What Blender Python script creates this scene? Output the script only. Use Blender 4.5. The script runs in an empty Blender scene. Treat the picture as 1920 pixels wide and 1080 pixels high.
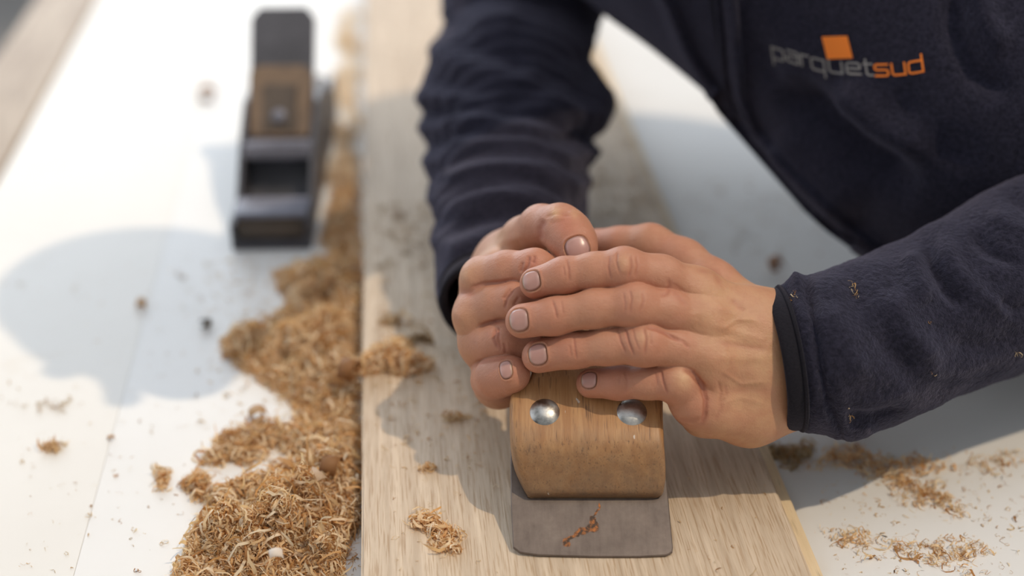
import bpy, bmesh, math, random
import numpy as np
from mathutils import Vector, Matrix, noise
from mathutils.bvhtree import BVHTree
random.seed(7); rng = np.random.default_rng(7)
sc = bpy.context.scene
COL = sc.collection

# ------------------------------------------------------------------ camera
FPX = 2667.0
TH = math.atan(1470 / FPX)                      # downward pitch
HC = 0.471                                      # camera height above the bench sheet (z = 0)
cC = np.array([0, 0, HC]); cR = np.array([1., 0, 0])
cU = np.array([0, math.sin(TH), math.cos(TH)]); cD = np.array([0, math.cos(TH), -math.sin(TH)])
cam = bpy.data.objects.new('camera', bpy.data.cameras.new('camera')); COL.objects.link(cam); sc.camera = cam
cam.location = (0, 0, HC); cam.rotation_euler = (math.pi / 2 - TH, 0, 0)
cam.data.sensor_width = 36; cam.data.lens = FPX * 36 / 1920; cam.data.clip_start = 0.02
cam.data.dof.use_dof = True; cam.data.dof.focus_distance = 0.712; cam.data.dof.aperture_fstop = 2.5

# ------------------------------------------------------------------ light
w = bpy.data.worlds.new('world'); sc.world = w; w.use_nodes = True
w.node_tree.nodes['Background'].inputs[0].default_value = (0.83, 0.90, 1.0, 1)
w.node_tree.nodes['Background'].inputs[1].default_value = 1.75
def light(name, typ, loc, target, energy, color, **kw):
    l = bpy.data.lights.new(name, typ); l.energy = energy; l.color = color
    for k, v in kw.items(): setattr(l, k, v)
    o = bpy.data.objects.new(name, l); COL.objects.link(o); o.location = loc
    o.rotation_euler = (Vector(target) - Vector(loc)).to_track_quat('-Z', 'Y').to_euler(); return o
SUN = (0.50, -0.22, 1.0)                         # direction towards the sun
light('sun', 'SUN', (2.0, -.06, 4), (0, .82, 0), 2.05, (1.0, 0.82, 0.60), angle=math.radians(0.8))
light('left_fill', 'AREA', (-1.5, 0.1, 1.5), (0.1, 0.8, 0), 3.5, (0.90, 0.95, 1.0), shape='RECTANGLE', size=2.2, size_y=1.6)  # added weak fill lamp from the left, hung inside the room
light('back_fill', 'AREA', (-1.6, 4.2, 1.3), (0.15, .95, 0), 90, (0.84, 0.92, 1.0), shape='RECTANGLE', size=2.6, size_y=1.5)  # added fill lamp, brightens the shaded sheet below the torso
sc.view_settings.view_transform = 'Standard'; sc.view_settings.look = 'None'
sc.view_settings.exposure = -0.30; sc.view_settings.gamma = 1.0; sc.view_settings.use_curve_mapping = False

# ------------------------------------------------------------------ helpers
def P(x, y, Z): return cC + Z * (cD + (x - 960) / FPX * cR - (y - 540) / FPX * cU)
def G(x, y, h=0.0):
    d = P(x, y, 1) - cC; return cC + (h - HC) / d[2] * d
def proj(V):
    q = V - cC; Z = q @ cD
    return 960 + FPX * (q @ cR) / Z, 540 - FPX * (q @ cU) / Z, Z
def tag(o, label=None, cat=None, group=None, kind=None):
    if label: o['label'] = label
    if cat: o['category'] = cat
    if group: o['group'] = group
    if kind: o['kind'] = kind
    return o
def empty(name, loc=(0, 0, 0), rz=0):
    o = bpy.data.objects.new(name, None); COL.objects.link(o); o.location = loc; o.rotation_euler = (0, 0, rz); o.empty_display_size = .05; return o
def link(name, me, mat=None, parent=None, smooth=True):
    o = bpy.data.objects.new(name, me); COL.objects.link(o)
    if mat: me.materials.append(mat)
    if smooth: me.polygons.foreach_set('use_smooth', np.ones(len(me.polygons), bool))
    if parent:
        o.parent = parent
        o.matrix_parent_inverse = Matrix.LocRotScale(parent.location, parent.rotation_euler, None).inverted() if parent.type == 'EMPTY' else Matrix()
    return o
def arrmesh(name, V, Fq):
    V = np.asarray(V, np.float32); Fq = np.asarray(Fq, np.int32); n, k = Fq.shape
    me = bpy.data.meshes.new(name); me.vertices.add(len(V)); me.vertices.foreach_set('co', V.ravel())
    me.loops.add(n * k); me.loops.foreach_set('vertex_index', Fq.ravel())
    me.polygons.add(n); me.polygons.foreach_set('loop_start', np.arange(n, dtype=np.int32) * k)
    me.update(calc_edges=True); me.validate(); return me
def colattr(me, C, name='tint'):
    a = me.color_attributes.new(name, 'FLOAT_COLOR', 'POINT')
    C = np.asarray(C, np.float32)
    if C.shape[1] == 3: C = np.hstack([C, np.ones((len(C), 1), np.float32)])
    a.data.foreach_set('color', C.ravel())
def bx(bm, lo, hi, bev=0, M=None, seg=2):
    m = bmesh.new(); r = bmesh.ops.create_cube(m, size=1)
    for v in m.verts: v.co = Vector([lo[i] + (v.co[i] + .5) * (hi[i] - lo[i]) for i in range(3)])
    if bev: bmesh.ops.bevel(m, geom=m.edges[:], offset=bev, segments=seg, affect='EDGES', clamp_overlap=True)
    if M is not None: m.transform(M)
    t = bpy.data.meshes.new('t'); m.to_mesh(t); m.free(); bm.from_mesh(t); bpy.data.meshes.remove(t)
def prism(bm, pts, thick, bev=0, M=None, seg=3):
    """outline pts (u,v) extruded along w from thick[0] to thick[1]"""
    m = bmesh.new(); vs = [m.verts.new((p[0], p[1], thick[0])) for p in pts]; f = m.faces.new(vs)
    r = bmesh.ops.extrude_face_region(m, geom=[f]); up = [g for g in r['geom'] if isinstance(g, bmesh.types.BMVert)]
    for v in up: v.co.z = thick[1]
    bmesh.ops.recalc_face_normals(m, faces=m.faces[:])
    if bev:
        es = [e for e in m.edges if len(e.link_faces) == 2 and e.calc_face_angle() > 0.9]
        bmesh.ops.bevel(m, geom=es, offset=bev, segments=seg, affect='EDGES', clamp_overlap=True)
    if M is not None: m.transform(M)
    t = bpy.data.meshes.new('t'); m.to_mesh(t); m.free(); bm.from_mesh(t); bpy.data.meshes.remove(t)
def fin(name, bm, mat, parent=None, smooth=False):
    me = bpy.data.meshes.new(name); bm.to_mesh(me); bm.free(); return link(name, me, mat, parent, smooth)
def resample(pts, step):
    pts = np.asarray(pts, float); d = np.r_[0, np.cumsum(np.linalg.norm(np.diff(pts, axis=0), axis=1))]
    n = max(2, int(d[-1] / step) + 1); t = np.linspace(0, d[-1], n)
    return np.stack([np.interp(t, d, pts[:, i]) for i in range(pts.shape[1])], 1)
def spline(pts, step, it=2):
    pts = np.asarray(pts, float); n = len(pts); T = np.linspace(0, n - 1, n * 24)
    out = []
    for t in T:
        i = min(int(t), n - 2); f = t - i
        p0, p1, p2, p3 = pts[max(i - 1, 0)], pts[i], pts[i + 1], pts[min(i + 2, n - 1)]
        out.append(.5 * ((2 * p1) + (-p0 + p2) * f + (2 * p0 - 5 * p1 + 4 * p2 - p3) * f * f + (-p0 + 3 * p1 - 3 * p2 + p3) * f ** 3))
    return resample(out, step)

# ------------------------------------------------------------------ materials
class MT:
    def __init__(s, name, rough=.5, **kw):
        s.m = bpy.data.materials.new(name); s.m.use_nodes = True; s.nt = s.m.node_tree; s.N = s.nt.nodes; s.b = s.N['Principled BSDF']
        s.b.inputs['Roughness'].default_value = rough
        for k, v in kw.items(): s.b.inputs[k].default_value = v
    def n(s, t, **kw):
        x = s.N.new(t)
        for k, v in kw.items():
            if k in x.inputs.keys() if hasattr(x.inputs, 'keys') else False: x.inputs[k].default_value = v
            else: setattr(x, k, v)
        return x
    def l(s, a, b): s.nt.links.new(a, b)
    def coord(s, scale=(1, 1, 1), rot=(0, 0, 0), kind='Object'):
        tc = s.n('ShaderNodeTexCoord'); mp = s.n('ShaderNodeMapping'); mp.inputs['Scale'].default_value = scale; mp.inputs['Rotation'].default_value = rot
        s.l(tc.outputs[kind], mp.inputs[0]); return mp.outputs[0]
    def noise(s, co, scale, detail=4, rough=.6, dist=0):
        t = s.n('ShaderNodeTexNoise'); t.inputs['Scale'].default_value = scale; t.inputs['Detail'].default_value = detail
        t.inputs['Roughness'].default_value = rough; t.inputs['Distortion'].default_value = dist
        s.l(co, t.inputs['Vector']); return t.outputs['Fac']
    def ramp(s, fac, stops):
        r = s.n('ShaderNodeValToRGB'); e = r.color_ramp.elements
        while len(e) < len(stops): e.new(.5)
        for q, (p, c) in zip(e, stops): q.position = p; q.color = (*c, 1) if len(c) == 3 else c
        s.l(fac, r.inputs[0]); return r.outputs[0]
    def mix(s, f, a, b, mode='MIX'):
        x = s.n('ShaderNodeMix'); x.data_type = 'RGBA'; x.blend_type = mode
        for i, q in ((0, f), (6, a), (7, b)):
            if hasattr(q, 'is_linked') or hasattr(q, 'links'): s.l(q, x.inputs[i])
            else: x.inputs[i].default_value = q if i == 0 else (*q, 1)
        return x.outputs[2]
    def bump(s, h, strength=.3, dist=.001, prev=None):
        x = s.n('ShaderNodeBump'); x.inputs['Strength'].default_value = strength; x.inputs['Distance'].default_value = dist; s.l(h, x.inputs['Height'])
        if prev: s.l(prev, x.inputs['Normal'])
        return x.outputs[0]
    def out(s, color=None, normal=None, rough=None):
        if color is not None:
            if hasattr(color, 'links'): s.l(color, s.b.inputs['Base Color'])
            else: s.b.inputs['Base Color'].default_value = (*color, 1)
        if normal is not None: s.l(normal, s.b.inputs['Normal'])
        if rough is not None: s.l(rough, s.b.inputs['Roughness'])
        return s.m
g3 = lambda v: (v, v, v)

def m_sheet(name='white_sheet', k=(1, 1, 1)):
    m = MT(name, .55); c = m.coord(); n1 = m.noise(c, 5, 5); n2 = m.noise(c, 60, 4)
    col = m.ramp(n1, [(.3, tuple(a * q for a, q in zip((.69, .67, .64), k))), (.7, tuple(a * q for a, q in zip((.745, .73, .705), k)))])
    st = m.ramp(m.noise(c, 14, 3, .5, .5), [(.66, g3(0)), (.78, g3(1))])
    col = m.mix(m_scale(m, st, .25), col, (.60, .50, .38))
    return m.out(col, m.bump(n2, .1, .0004))
def m_scale(m, s, k):
    x = m.n('ShaderNodeMath'); x.operation = 'MULTIPLY'; m.l(s, x.inputs[0]); x.inputs[1].default_value = k; return x.outputs[0]
def m_wood(name, c0, c1, c2, sc_=(1, 1, 1), grain=90, along=4, rough=.6, bump=.4, fleck=None, fl=.5, pore=0.0, pf=5):
    m = MT(name, rough)
    big = m.noise(m.coord((6 * sc_[0], 1.2 * sc_[1], 6 * sc_[2])), 1.6, 3, .5, .6)
    fine = m.noise(m.coord((grain * sc_[0], along * sc_[1], grain * sc_[2])), 2.2, 5, .7, .3)
    vf = m.noise(m.coord((grain * pf * sc_[0], along * pf * .8 * sc_[1], grain * pf * sc_[2])), 2.0, 2, .6)
    col = m.mix(big, c0, c1)
    col = m.mix(m.ramp(fine, [(.38, g3(0)), (.66, g3(1))]), col, c2)
    pores = m.ramp(vf, [(.30 + pore, g3(1)), (.42 + pore, g3(0))])
    col = m.mix(m_scale(m, pores, fl), col, fleck or tuple(x * .45 for x in c0))
    return m.out(col, m.bump(fine, bump, .0006, m.bump(vf, bump, .0004)))
M = {}
M['sheet'] = m_sheet(); M['sheet_cream'] = m_sheet('cream_sheet', (.985, .965, .93))
M['oak'] = m_wood('oak_board', (.43, .325, .225), (.51, .395, .28), (.66, .53, .39), grain=70, along=3, fleck=(.33, .20, .095), fl=.62, pore=.06, pf=8.5)
M['oak_tongue'] = m_wood('oak_tongue', (.62, .46, .27), (.70, .54, .33), (.76, .60, .39), grain=50, along=4)
M['pine'] = m_wood('edge_wood', (.27, .19, .12), (.38, .28, .19), (.46, .36, .26), grain=30, along=3)
M['walnut'] = m_wood('tool_wood', (.31, .165, .075), (.39, .22, .105), (.44, .27, .14), sc_=(1, 1, 1), grain=110, along=7, rough=.45, bump=.25, fleck=(.13, .06, .03), fl=.7)
M['wedge'] = m_wood('wedge_wood', (.13, .085, .055), (.18, .12, .075), (.23, .15, .09), grain=80, along=7, rough=.45)
def m_blade():
    m = MT('rusty_steel', .5, Metallic=.35); c = m.coord()
    n = m.noise(c, 45, 6, .7); f = m.noise(m.coord((400, 60, 400)), 1, 4)
    col = m.ramp(n, [(.3, (.065, .043, .034)), (.55, (.125, .092, .075)), (.75, (.185, .145, .118))])
    col = m.mix(m_scale(m, f, .35), col, (.30, .25, .21))
    # rust crack: distance from a wandering line in the blade's own plane
    s = m.n('ShaderNodeSeparateXYZ'); m.l(m.coord(), s.inputs[0])
    return m, col, c, s, n
def m_dark(name, col, rough=.45, metal=.5):
    m = MT(name, rough, Metallic=metal); n = m.noise(m.coord(), 40, 5)
    return m.out(m.ramp(n, [(.3, tuple(x * .7 for x in col)), (.7, tuple(min(1, x * 1.35) for x in col))]), m.bump(n, .2, .0005))
M['iron'] = m_dark('dark_iron', (.070, .068, .078), .45, .15)
M['iron_light'] = m_dark('worn_iron', (.21, .21, .25), .45, .15)
M['brownblock'] = m_dark('dark_beech', (.085, .062, .045), .5, 0)
def m_rivet():
    m = MT('rivet_steel', .26, Metallic=1.0); n = m.noise(m.coord(), 170, 5, .65)
    r = m.ramp(n, [(.35, g3(.30)), (.7, g3(.55))])
    return m.out(m.ramp(n, [(.32, (.30, .29, .27)), (.62, (.58, .57, .54))]), m.bump(m.noise(m.coord(), 260, 3), .25, .0005), r)
M['rivet'] = m_rivet()
def m_skin():
    m = MT('skin', .48); a = m.n('ShaderNodeVertexColor'); a.layer_name = 'tint'
    c = m.coord(); n1 = m.noise(c, 55, 5, .6); n2 = m.noise(c, 900, 3, .6)
    col = m.mix(m_scale(m, m.ramp(n1, [(.35, g3(0)), (.7, g3(1))]), .5), a.outputs[0], (.47, .19, .12))
    n4 = m.noise(c, 190, 4, .6); col = m.mix(m_scale(m, m.ramp(n4, [(.45, g3(0)), (.72, g3(1))]), .35), col, (.40, .17, .095))
    n5 = m.noise(m.coord((1, 2.6, 1), (.5, .3, .6)), 260, 4, .6, .8)
    vo = m.n('ShaderNodeTexVoronoi'); vo.feature = 'DISTANCE_TO_EDGE'; vo.inputs['Scale'].default_value = 800; m.l(m.coord((1, 1.6, 1)), vo.inputs['Vector'])
    cr = m.ramp(vo.outputs['Distance'], [(0, g3(0)), (.25, g3(1))])
    m.b.inputs['Subsurface Weight'].default_value = .12; m.b.inputs['Subsurface Radius'].default_value = (1, .35, .18); m.b.inputs['Subsurface Scale'].default_value = .004
    m.b.inputs['Specular IOR Level'].default_value = .35
    return m.out(col, m.bump(n2,   .4, .0003, m.bump(cr, .16, .0003, m.bump(n1, .35, .0014, m.bump(n5, .45, .0007)))))
M['skin'] = m_skin()
def m_nail():
    m = MT('nail', .28); a = m.n('ShaderNodeVertexColor'); a.layer_name = 'tint'
    m.b.inputs['Subsurface Weight'].default_value = .1; m.b.inputs['Subsurface Radius'].default_value = (1, .4, .25); m.b.inputs['Subsurface Scale'].default_value = .002
    return m.out(a.outputs[0], m.bump(m.noise(m.coord(), 300, 2), .15, .0003))
M['nail'] = m_nail()
def m_fleece(name, c0, c1, bscale, bstr, sheen):
    m = MT(name, .95); c = m.coord(); n = m.noise(c, bscale, 4, .65, .4); n2 = m.noise(c, bscale * 3.2, 3, .7); n3 = m.noise(c, 14, 3)
    m.b.inputs['Sheen Weight'].default_value = sheen; m.b.inputs['Sheen Roughness'].default_value = .45; m.b.inputs['Sheen Tint'].default_value = (.62, .58, .78, 1)
    m.b.inputs['Specular IOR Level'].default_value = .15
    col = m.mix(m.ramp(n, [(.35, g3(0)), (.68, g3(1))]), c0, c1)
    col = m.mix(m_scale(m, n3, .35), col, tuple(x * .8 for x in c0))
    return m.out(col, m.bump(n, bstr, .0035, m.bump(n2, bstr * .7, .0012)))
M['fleece'] = m_fleece('navy_fleece', (.011, .0108, .0195), (.031, .0295, .050), 420, .5, .25)
M['binding'] = m_fleece('cuff_binding', (.011, .010, .014), (.018, .017, .021), 900, .3, .15)
def flat(name, col, rough=.6, **kw): return MT(name, rough, **kw).out(col)
M['orange'] = flat('logo_orange', (.95, .235, .018), .7)
M['grey'] = flat('logo_grey', (.25, .235, .225), .7)
M['concrete'] = m_dark('concrete', (.12, .11, .10), .9, 0)
M['wall'] = flat('wall_paint', (.60, .58, .55), .9)
M['trousers'] = m_dark('trousers', (.05, .055, .07), .9, 0)
M['shoe'] = m_dark('shoe_leather', (.04, .03, .025), .6, 0)
M['hair'] = m_dark('hair', (.035, .022, .014), .6, 0)
def m_shav():
    m = MT('wood_shavings', .6); a = m.n('ShaderNodeVertexColor'); a.layer_name = 'tint'
    tr = m.n('ShaderNodeBsdfTranslucent'); m.l(a.outputs[0], m.b.inputs['Base Color'])
    hs = m.n('ShaderNodeMix'); hs.data_type = 'RGBA'; hs.blend_type = 'MULTIPLY'; hs.inputs[0].default_value = 1; hs.inputs[7].default_value = (1, .78, .5, 1)
    m.l(a.outputs[0], hs.inputs[6]); m.l(hs.outputs[2], tr.inputs['Color'])
    mx = m.n('ShaderNodeMixShader'); mx.inputs[0].default_value = .42
    m.l(m.b.outputs[0], mx.inputs[1]); m.l(tr.outputs[0], mx.inputs[2]); m.l(mx.outputs[0], m.N['Material Output'].inputs[0]); return m.m
M['shav'] = m_shav()

# ------------------------------------------------------------------ setting
BENCH = -0.92
def struct(name, boxes, mat):
    bm = bmesh.new()
    for lo, hi in boxes: bx(bm, lo, hi)
    return tag(fin(name, bm, mat), kind='structure')
struct('floor', [((-4, -2, BENCH - .1), (4, 6, BENCH))], M['concrete'])
struct('wall_back', [((-4, 6, BENCH), (4, 6.15, -.3)), ((-4, 6, 2.9), (4, 6.15, 3.2))] + [((x, 6, -.3), (x + .2, 6.15, 2.9)) for x in (-4, -1.4, 1.2, 3.8)], M['wall'])
struct('wall_left', [((-4.15, -2, BENCH), (-4, 6.15, -.1)), ((-4.15, -2, 3.0), (-4, 6.15, 3.2))] + [((-4.15, y, -.1), (-4, y + .2, 3.0)) for y in (-2, 2, 5.95)], M['wall'])
struct('wall_right', [((4, -2, BENCH), (4.15, 6.15, 3.2))], M['wall'])
# unseen ceiling, added to block sky light; opening shaped for sun and top light
struct('ceiling', [((-4.15, -2, 3.2), (-1.3, 6.15, 3.3)), ((3.4, -2, 3.2), (4.15, 6.15, 3.3)), ((-1.3, -2, 3.2), (3.4, -.6, 3.3)), ((-1.3, 3.2, 3.2), (3.4, 6.15, 3.3))], M['wall'])
# unseen wall behind the camera, added to shape the light, open near the top
WY = -1.2
struct('wall_front', [((-4, WY - .06, BENCH), (4, WY + .06, 2.5)), ((-4, WY - .06, BENCH), (-1.2, WY + .06, 3.2)),
                      ((3.2, WY - .06, BENCH), (4, WY + .06, 3.2))], M['wall'])

# ------------------------------------------------------------------ workbench
YAW = math.atan(270 / (FPX / math.cos(TH)))      # the bench and the board point slightly left
def benchframe(px, py, h):                       # local frame whose +Y runs along the board
    q = G(px, py, h); return Vector(q)
bo = benchframe(1109, 1080, 0)
bench = empty('workbench', (bo.x, bo.y, 0), YAW)
tag(bench, 'long workbench topped with white sheets and edged with a brown wooden rail', 'workbench')
Rz = Matrix.Rotation(YAW, 3, 'Z')
def tolocal(p): return Rz.inverted() @ (Vector(p) - Vector((bo.x, bo.y, 0)))
def part(name, bm, mat, parent, smooth=False):   # mesh built in the parent's local coordinates
    me = bpy.data.meshes.new(name); bm.to_mesh(me); bm.free(); o = bpy.data.objects.new(name, me); COL.objects.link(o)
    me.materials.append(mat); o.parent = parent
    if smooth: me.polygons.foreach_set('use_smooth', np.ones(len(me.polygons), bool))
    return o
le = tolocal(G(90, 170, 0)).x; re = .30
se = tolocal(G(215, 800, 0)).x                   # seam between two sheets
bm = bmesh.new(); bx(bm, (le, -.7, -.012), (se - .0001, 2.6, 0), .0002); part('white_sheet', bm, M['sheet_cream'], bench)
bm = bmesh.new(); bx(bm, (se + .0001, -.7, -.012), (re, 2.6, .0002), .0002); part('white_sheet', bm, M['sheet'], bench)
bm = bmesh.new(); bx(bm, (le + .01, -.68, -.05), (re - .02, 2.58, -.0125), .002); part('bench_top', bm, M['pine'], bench)
bm = bmesh.new(); bx(bm, (le - .075, -.72, -.07), (le - .004, 2.65, -.006), .004); part('edge_rail', bm, M['pine'], bench)
for x in (le + .05, re - .13):
    for y in (-.5, 2.35):
        bm = bmesh.new(); bx(bm, (x, y, BENCH), (x + .08, y + .08, -.05), .003); part('leg', bm, M['pine'], bench)

# ------------------------------------------------------------------ oak board with its tongue
TB = 0.020
board = empty('oak_floorboard', (bo.x, bo.y, 0), YAW)
tag(board, 'wide pale oak floorboard lying lengthwise on the white bench under the hands', 'board')
bl = tolocal(G(677, 1080, TB)).x; br = tolocal(G(1524, 1080, TB)).x
bm = bmesh.new(); bx(bm, (bl, -.35, .001), (br, 2.2, TB), .0012); part('board_face', bm, M['oak'], board)
bm = bmesh.new(); bx(bm, (br - .002, -.35, .006), (br + .0085, 2.2, .0125), .0008); part('tongue', bm, M['oak_tongue'], board)

# ------------------------------------------------------------------ scraper (wooden block riveted to a steel blade)
PHI = math.radians(62)
so = G(1112, 1037, TB + .0008)
Wx = np.array([1., 0, 0]); Wv = np.array([0, math.sin(PHI), math.cos(PHI)]); Wn = np.array([0, -math.cos(PHI), math.sin(PHI)])
SM = Matrix(((Wx[0], Wv[0], Wn[0], so[0]), (Wx[1], Wv[1], Wn[1], so[1]), (Wx[2], Wv[2], Wn[2], so[2]), (0, 0, 0, 1)))
def onplane(x, y, n=0.0):                       # pixel -> (u, v) in the scraper's own plane, n above the blade back
    d = P(x, y, 1) - cC; k = ((so + Wn * n - cC) @ Wn) / (d @ Wn); q = cC + k * d - so; return (q @ Wx, q @ Wv)
scraper = bpy.data.objects.new('hand_scraper', None); COL.objects.link(scraper); scraper.matrix_world = SM
scraper.empty_display_size = .03
tag(scraper, 'wooden block scraper with two rivets and a broad rusty blade, pushed by both hands', 'scraper')
mb, colb, cb, sb, nb = m_blade()
# rust: polyline crack in blade-plane coordinates
crack = [onplane(*p, .002) for p in [(1122, 943), (1124, 955), (1113, 968), (1110, 985), (1119, 985), (1104, 992), (1085, 998), (1078, 1005), (1064, 1012), (1061, 1022)]]
wv = mb.n('ShaderNodeTexNoise'); wv.inputs['Scale'].default_value = 260; wv.inputs['Detail'].default_value = 3
mb.l(mb.coord(), wv.inputs['Vector'])
acc = None
for i, (a, b) in enumerate(zip(crack[:-1], crack[1:])):
    a = Vector((a[0], a[1], 0)); b = Vector((b[0], b[1], 0)); mid = (a + b) / 2; L = (b - a).length / 2 + 1e-4; wd = [.0006, .0007, .0018, .0028, .0030, .0024, .0016, .0012, .0022][i]
    tc = mb.n('ShaderNodeTexCoord'); vm = mb.n('ShaderNodeVectorMath'); vm.operation = 'MULTIPLY_ADD'
    mb.l(wv.outputs['Color'], vm.inputs[0]); vm.inputs[1].default_value = (.003, .003, 0); mb.l(tc.outputs['Object'], vm.inputs[2])
    vs = mb.n('ShaderNodeVectorMath'); vs.operation = 'SUBTRACT'; mb.l(vm.outputs[0], vs.inputs[0]); vs.inputs[1].default_value = (mid.x + .0015, mid.y + .0015, .002)
    ang = math.atan2(b.y - a.y, b.x - a.x)
    vr = mb.n('ShaderNodeVectorRotate'); vr.rotation_type = 'Z_AXIS'; mb.l(vs.outputs[0], vr.inputs['Vector']); vr.inputs['Angle'].default_value = -ang
    vd = mb.n('ShaderNodeVectorMath'); vd.operation = 'MULTIPLY'; mb.l(vr.outputs[0], vd.inputs[0]); vd.inputs[1].default_value = (1 / (L + wd * .4), 1 / wd, 50)
    ln = mb.n('ShaderNodeVectorMath'); ln.operation = 'LENGTH'; mb.l(vd.outputs[0], ln.inputs[0])
    if acc is None: acc = ln.outputs['Value']
    else:
        mn = mb.n('ShaderNodeMath'); mn.operation = 'MINIMUM'; mb.l(acc, mn.inputs[0]); mb.l(ln.outputs['Value'], mn.inputs[1]); acc = mn.outputs[0]
crk = mb.ramp(acc, [(.75, g3(1)), (1.0, g3(0))]); wv2 = mb.noise(mb.coord(), 420, 3)
rust = mb.ramp(wv2, [(.44, (.05, .025, .012)), (.68, (.40, .13, .022))])
colb = mb.mix(crk, colb, rust)
M['blade'] = mb.out(colb, mb.bump(nb, .3, .0006))
bp = [onplane(*p, .002) for p in [(962, 1026), (975, 1036), (1010, 1041), (1112, 1044), (1200, 1044), (1250, 1041), (1261, 1035), (1262, 1026), (1258, 985), (1252, 920), (1247, 870), (1243, 822), (1100, 820), (958, 822), (957, 870), (958, 950)]]
bm = bmesh.new(); prism(bm, bp, (0, .002), .0005, seg=1); part('blade', bm, M['blade'], scraper)
TK = .026
# block: thick and square at the top, its face rolling down onto the blade at the bottom
rows = [(676, 1010, 1205), (680, 1003, 1214), (690, 998, 1222), (708, 992, 1231), (718, 984, 1236), (724, 973, 1239), (729, 964, 1241), (737, 958, 1243), (750, 955.5, 1244), (775, 955.5, 1244), (800, 957, 1245), (825, 960, 1246), (850, 965, 1248), (870, 970, 1249), (890, 976, 1249), (905, 981, 1247), (916, 985, 1245), (924, 988, 1241), (929, 991, 1235), (931, 994, 1230)]
def thk(y): return float(np.interp(y, [676, 684, 700, 800, 832, 845, 924, 929, 931], [.0205, .0245, TK, TK, .0256, .0240, .0075, .0055, .0035]))
bm = bmesh.new(); prev = None
for y, xl, xr in rows:
    t = thk(y); ul, v = onplane(xl, y, t); ur, _ = onplane(xr, y, t); e = min(.0035, t * .5); sec = []
    sec.append((ul + .002, .0021)); sec.append((ul, .0045 if t > .006 else .0025))
    for a in np.linspace(0, math.pi / 2, 5): sec.append((ul + e * (1 - math.cos(a)), t - e + e * math.sin(a)))
    for q in np.linspace(0, 1, 14)[1:-1]: sec.append((ul + e + q * (ur - ul - 2 * e), t + .0006 * math.sin(q * math.pi)))
    for a in np.linspace(math.pi / 2, 0, 5): sec.append((ur - e * (1 - math.cos(a)), t - e + e * math.sin(a)))
    sec.append((ur, .0045 if t > .006 else .0025)); sec.append((ur - .002, .0021))
    cur = [bm.verts.new((a, v, c)) for a, c in sec]
    if prev:
        for k in range(len(cur)): bm.faces.new((prev[k], prev[(k + 1) % len(cur)], cur[(k + 1) % len(cur)], cur[k]))
    else: bm.faces.new(cur)
    prev = cur
bm.faces.new(prev[::-1]); bmesh.ops.recalc_face_normals(bm, faces=bm.faces[:])
mw = m_wood('block_wood', (.31, .140, .048), (.40, .20, .075), (.47, .26, .11), grain=110, along=7, rough=.45, bump=.25, fleck=(.10, .045, .02), fl=.7)
mt = MT.__new__(MT); mt.m = mw; mt.nt = mw.node_tree; mt.N = mt.nt.nodes; mt.b = mt.N['Principled BSDF']
# handling grime along the worn lower edge and pale scratches by the right rivet
sx = mt.n('ShaderNodeSeparateXYZ'); mt.l(mt.coord(), sx.inputs[0]); ad = mt.n('ShaderNodeMath'); ad.operation = 'MULTIPLY_ADD'; mt.l(mt.noise(mt.coord((1, .6, 1)), 110, 5, .7), ad.inputs[0]); ad.inputs[1].default_value = -.045; mt.l(sx.outputs['Y'], ad.inputs[2])
vb = onplane(1112, 931, .004)[1]; gr = mt.ramp(ad.outputs[0], [(0, g3(1)), (1, g3(0))]); rmp = mt.N[-1] if False else None
mr = mt.n('ShaderNodeMapRange'); mt.l(ad.outputs[0], mr.inputs['Value']); mr.inputs['From Min'].default_value = vb - .030; mr.inputs['From Max'].default_value = vb + .008; mr.inputs['To Min'].default_value = .8; mr.inputs['To Max'].default_value = 0
old = mt.b.inputs['Base Color'].links[0].from_socket; c2 = mt.mix(mr.outputs[0], old, (.14, .095, .065))
wn = mt.noise(mt.coord((1, .35, 1), (0, 0, .5)), 210, 2, .5, 1.0); c2 = mt.mix(mt.ramp(wn, [(.735, g3(0)), (.76, g3(.8))]), c2, (.62, .56, .50)); mt.l(c2, mt.b.inputs['Base Color'])
part('wooden_block', bm, mw, scraper, True)
st = [onplane(*p, TK * .8) for p in [(1060, 760), (1150, 760), (1185, 650), (1180, 520), (1172, 472), (1150, 462), (1128, 466), (1105, 490), (1085, 560), (1060, 660)]]
bm = bmesh.new(); prism(bm, st, (.004, TK * .8), .006, seg=4); part('handle', bm, M['walnut'], scraper)
for px in (1022, 1184):
    u, v = onplane(px, 773, TK); bm = bmesh.new(); rings = [(0, .0029), (.003, .0027), (.0055, .0018), (.0072, .0006), (.0079, .0), (.0079, -.001)]
    prev = None; N = 40
    for r, h in rings:
        cur = [bm.verts.new((u + r * math.cos(2 * math.pi * k / N), v + r * math.sin(2 * math.pi * k / N) , TK + h)) for k in range(N)] if r else [bm.verts.new((u, v, TK + h))]
        if prev:
            for k in range(N):
                if len(prev) == 1: bm.faces.new((prev[0], cur[k], cur[(k + 1) % N]))
                else: bm.faces.new((prev[k], cur[k], cur[(k + 1) % N], prev[(k + 1) % N]))
        prev = cur
    bmesh.ops.recalc_face_normals(bm, faces=bm.faces[:]); part('rivet', bm, M['rivet'], scraper, True)

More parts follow.
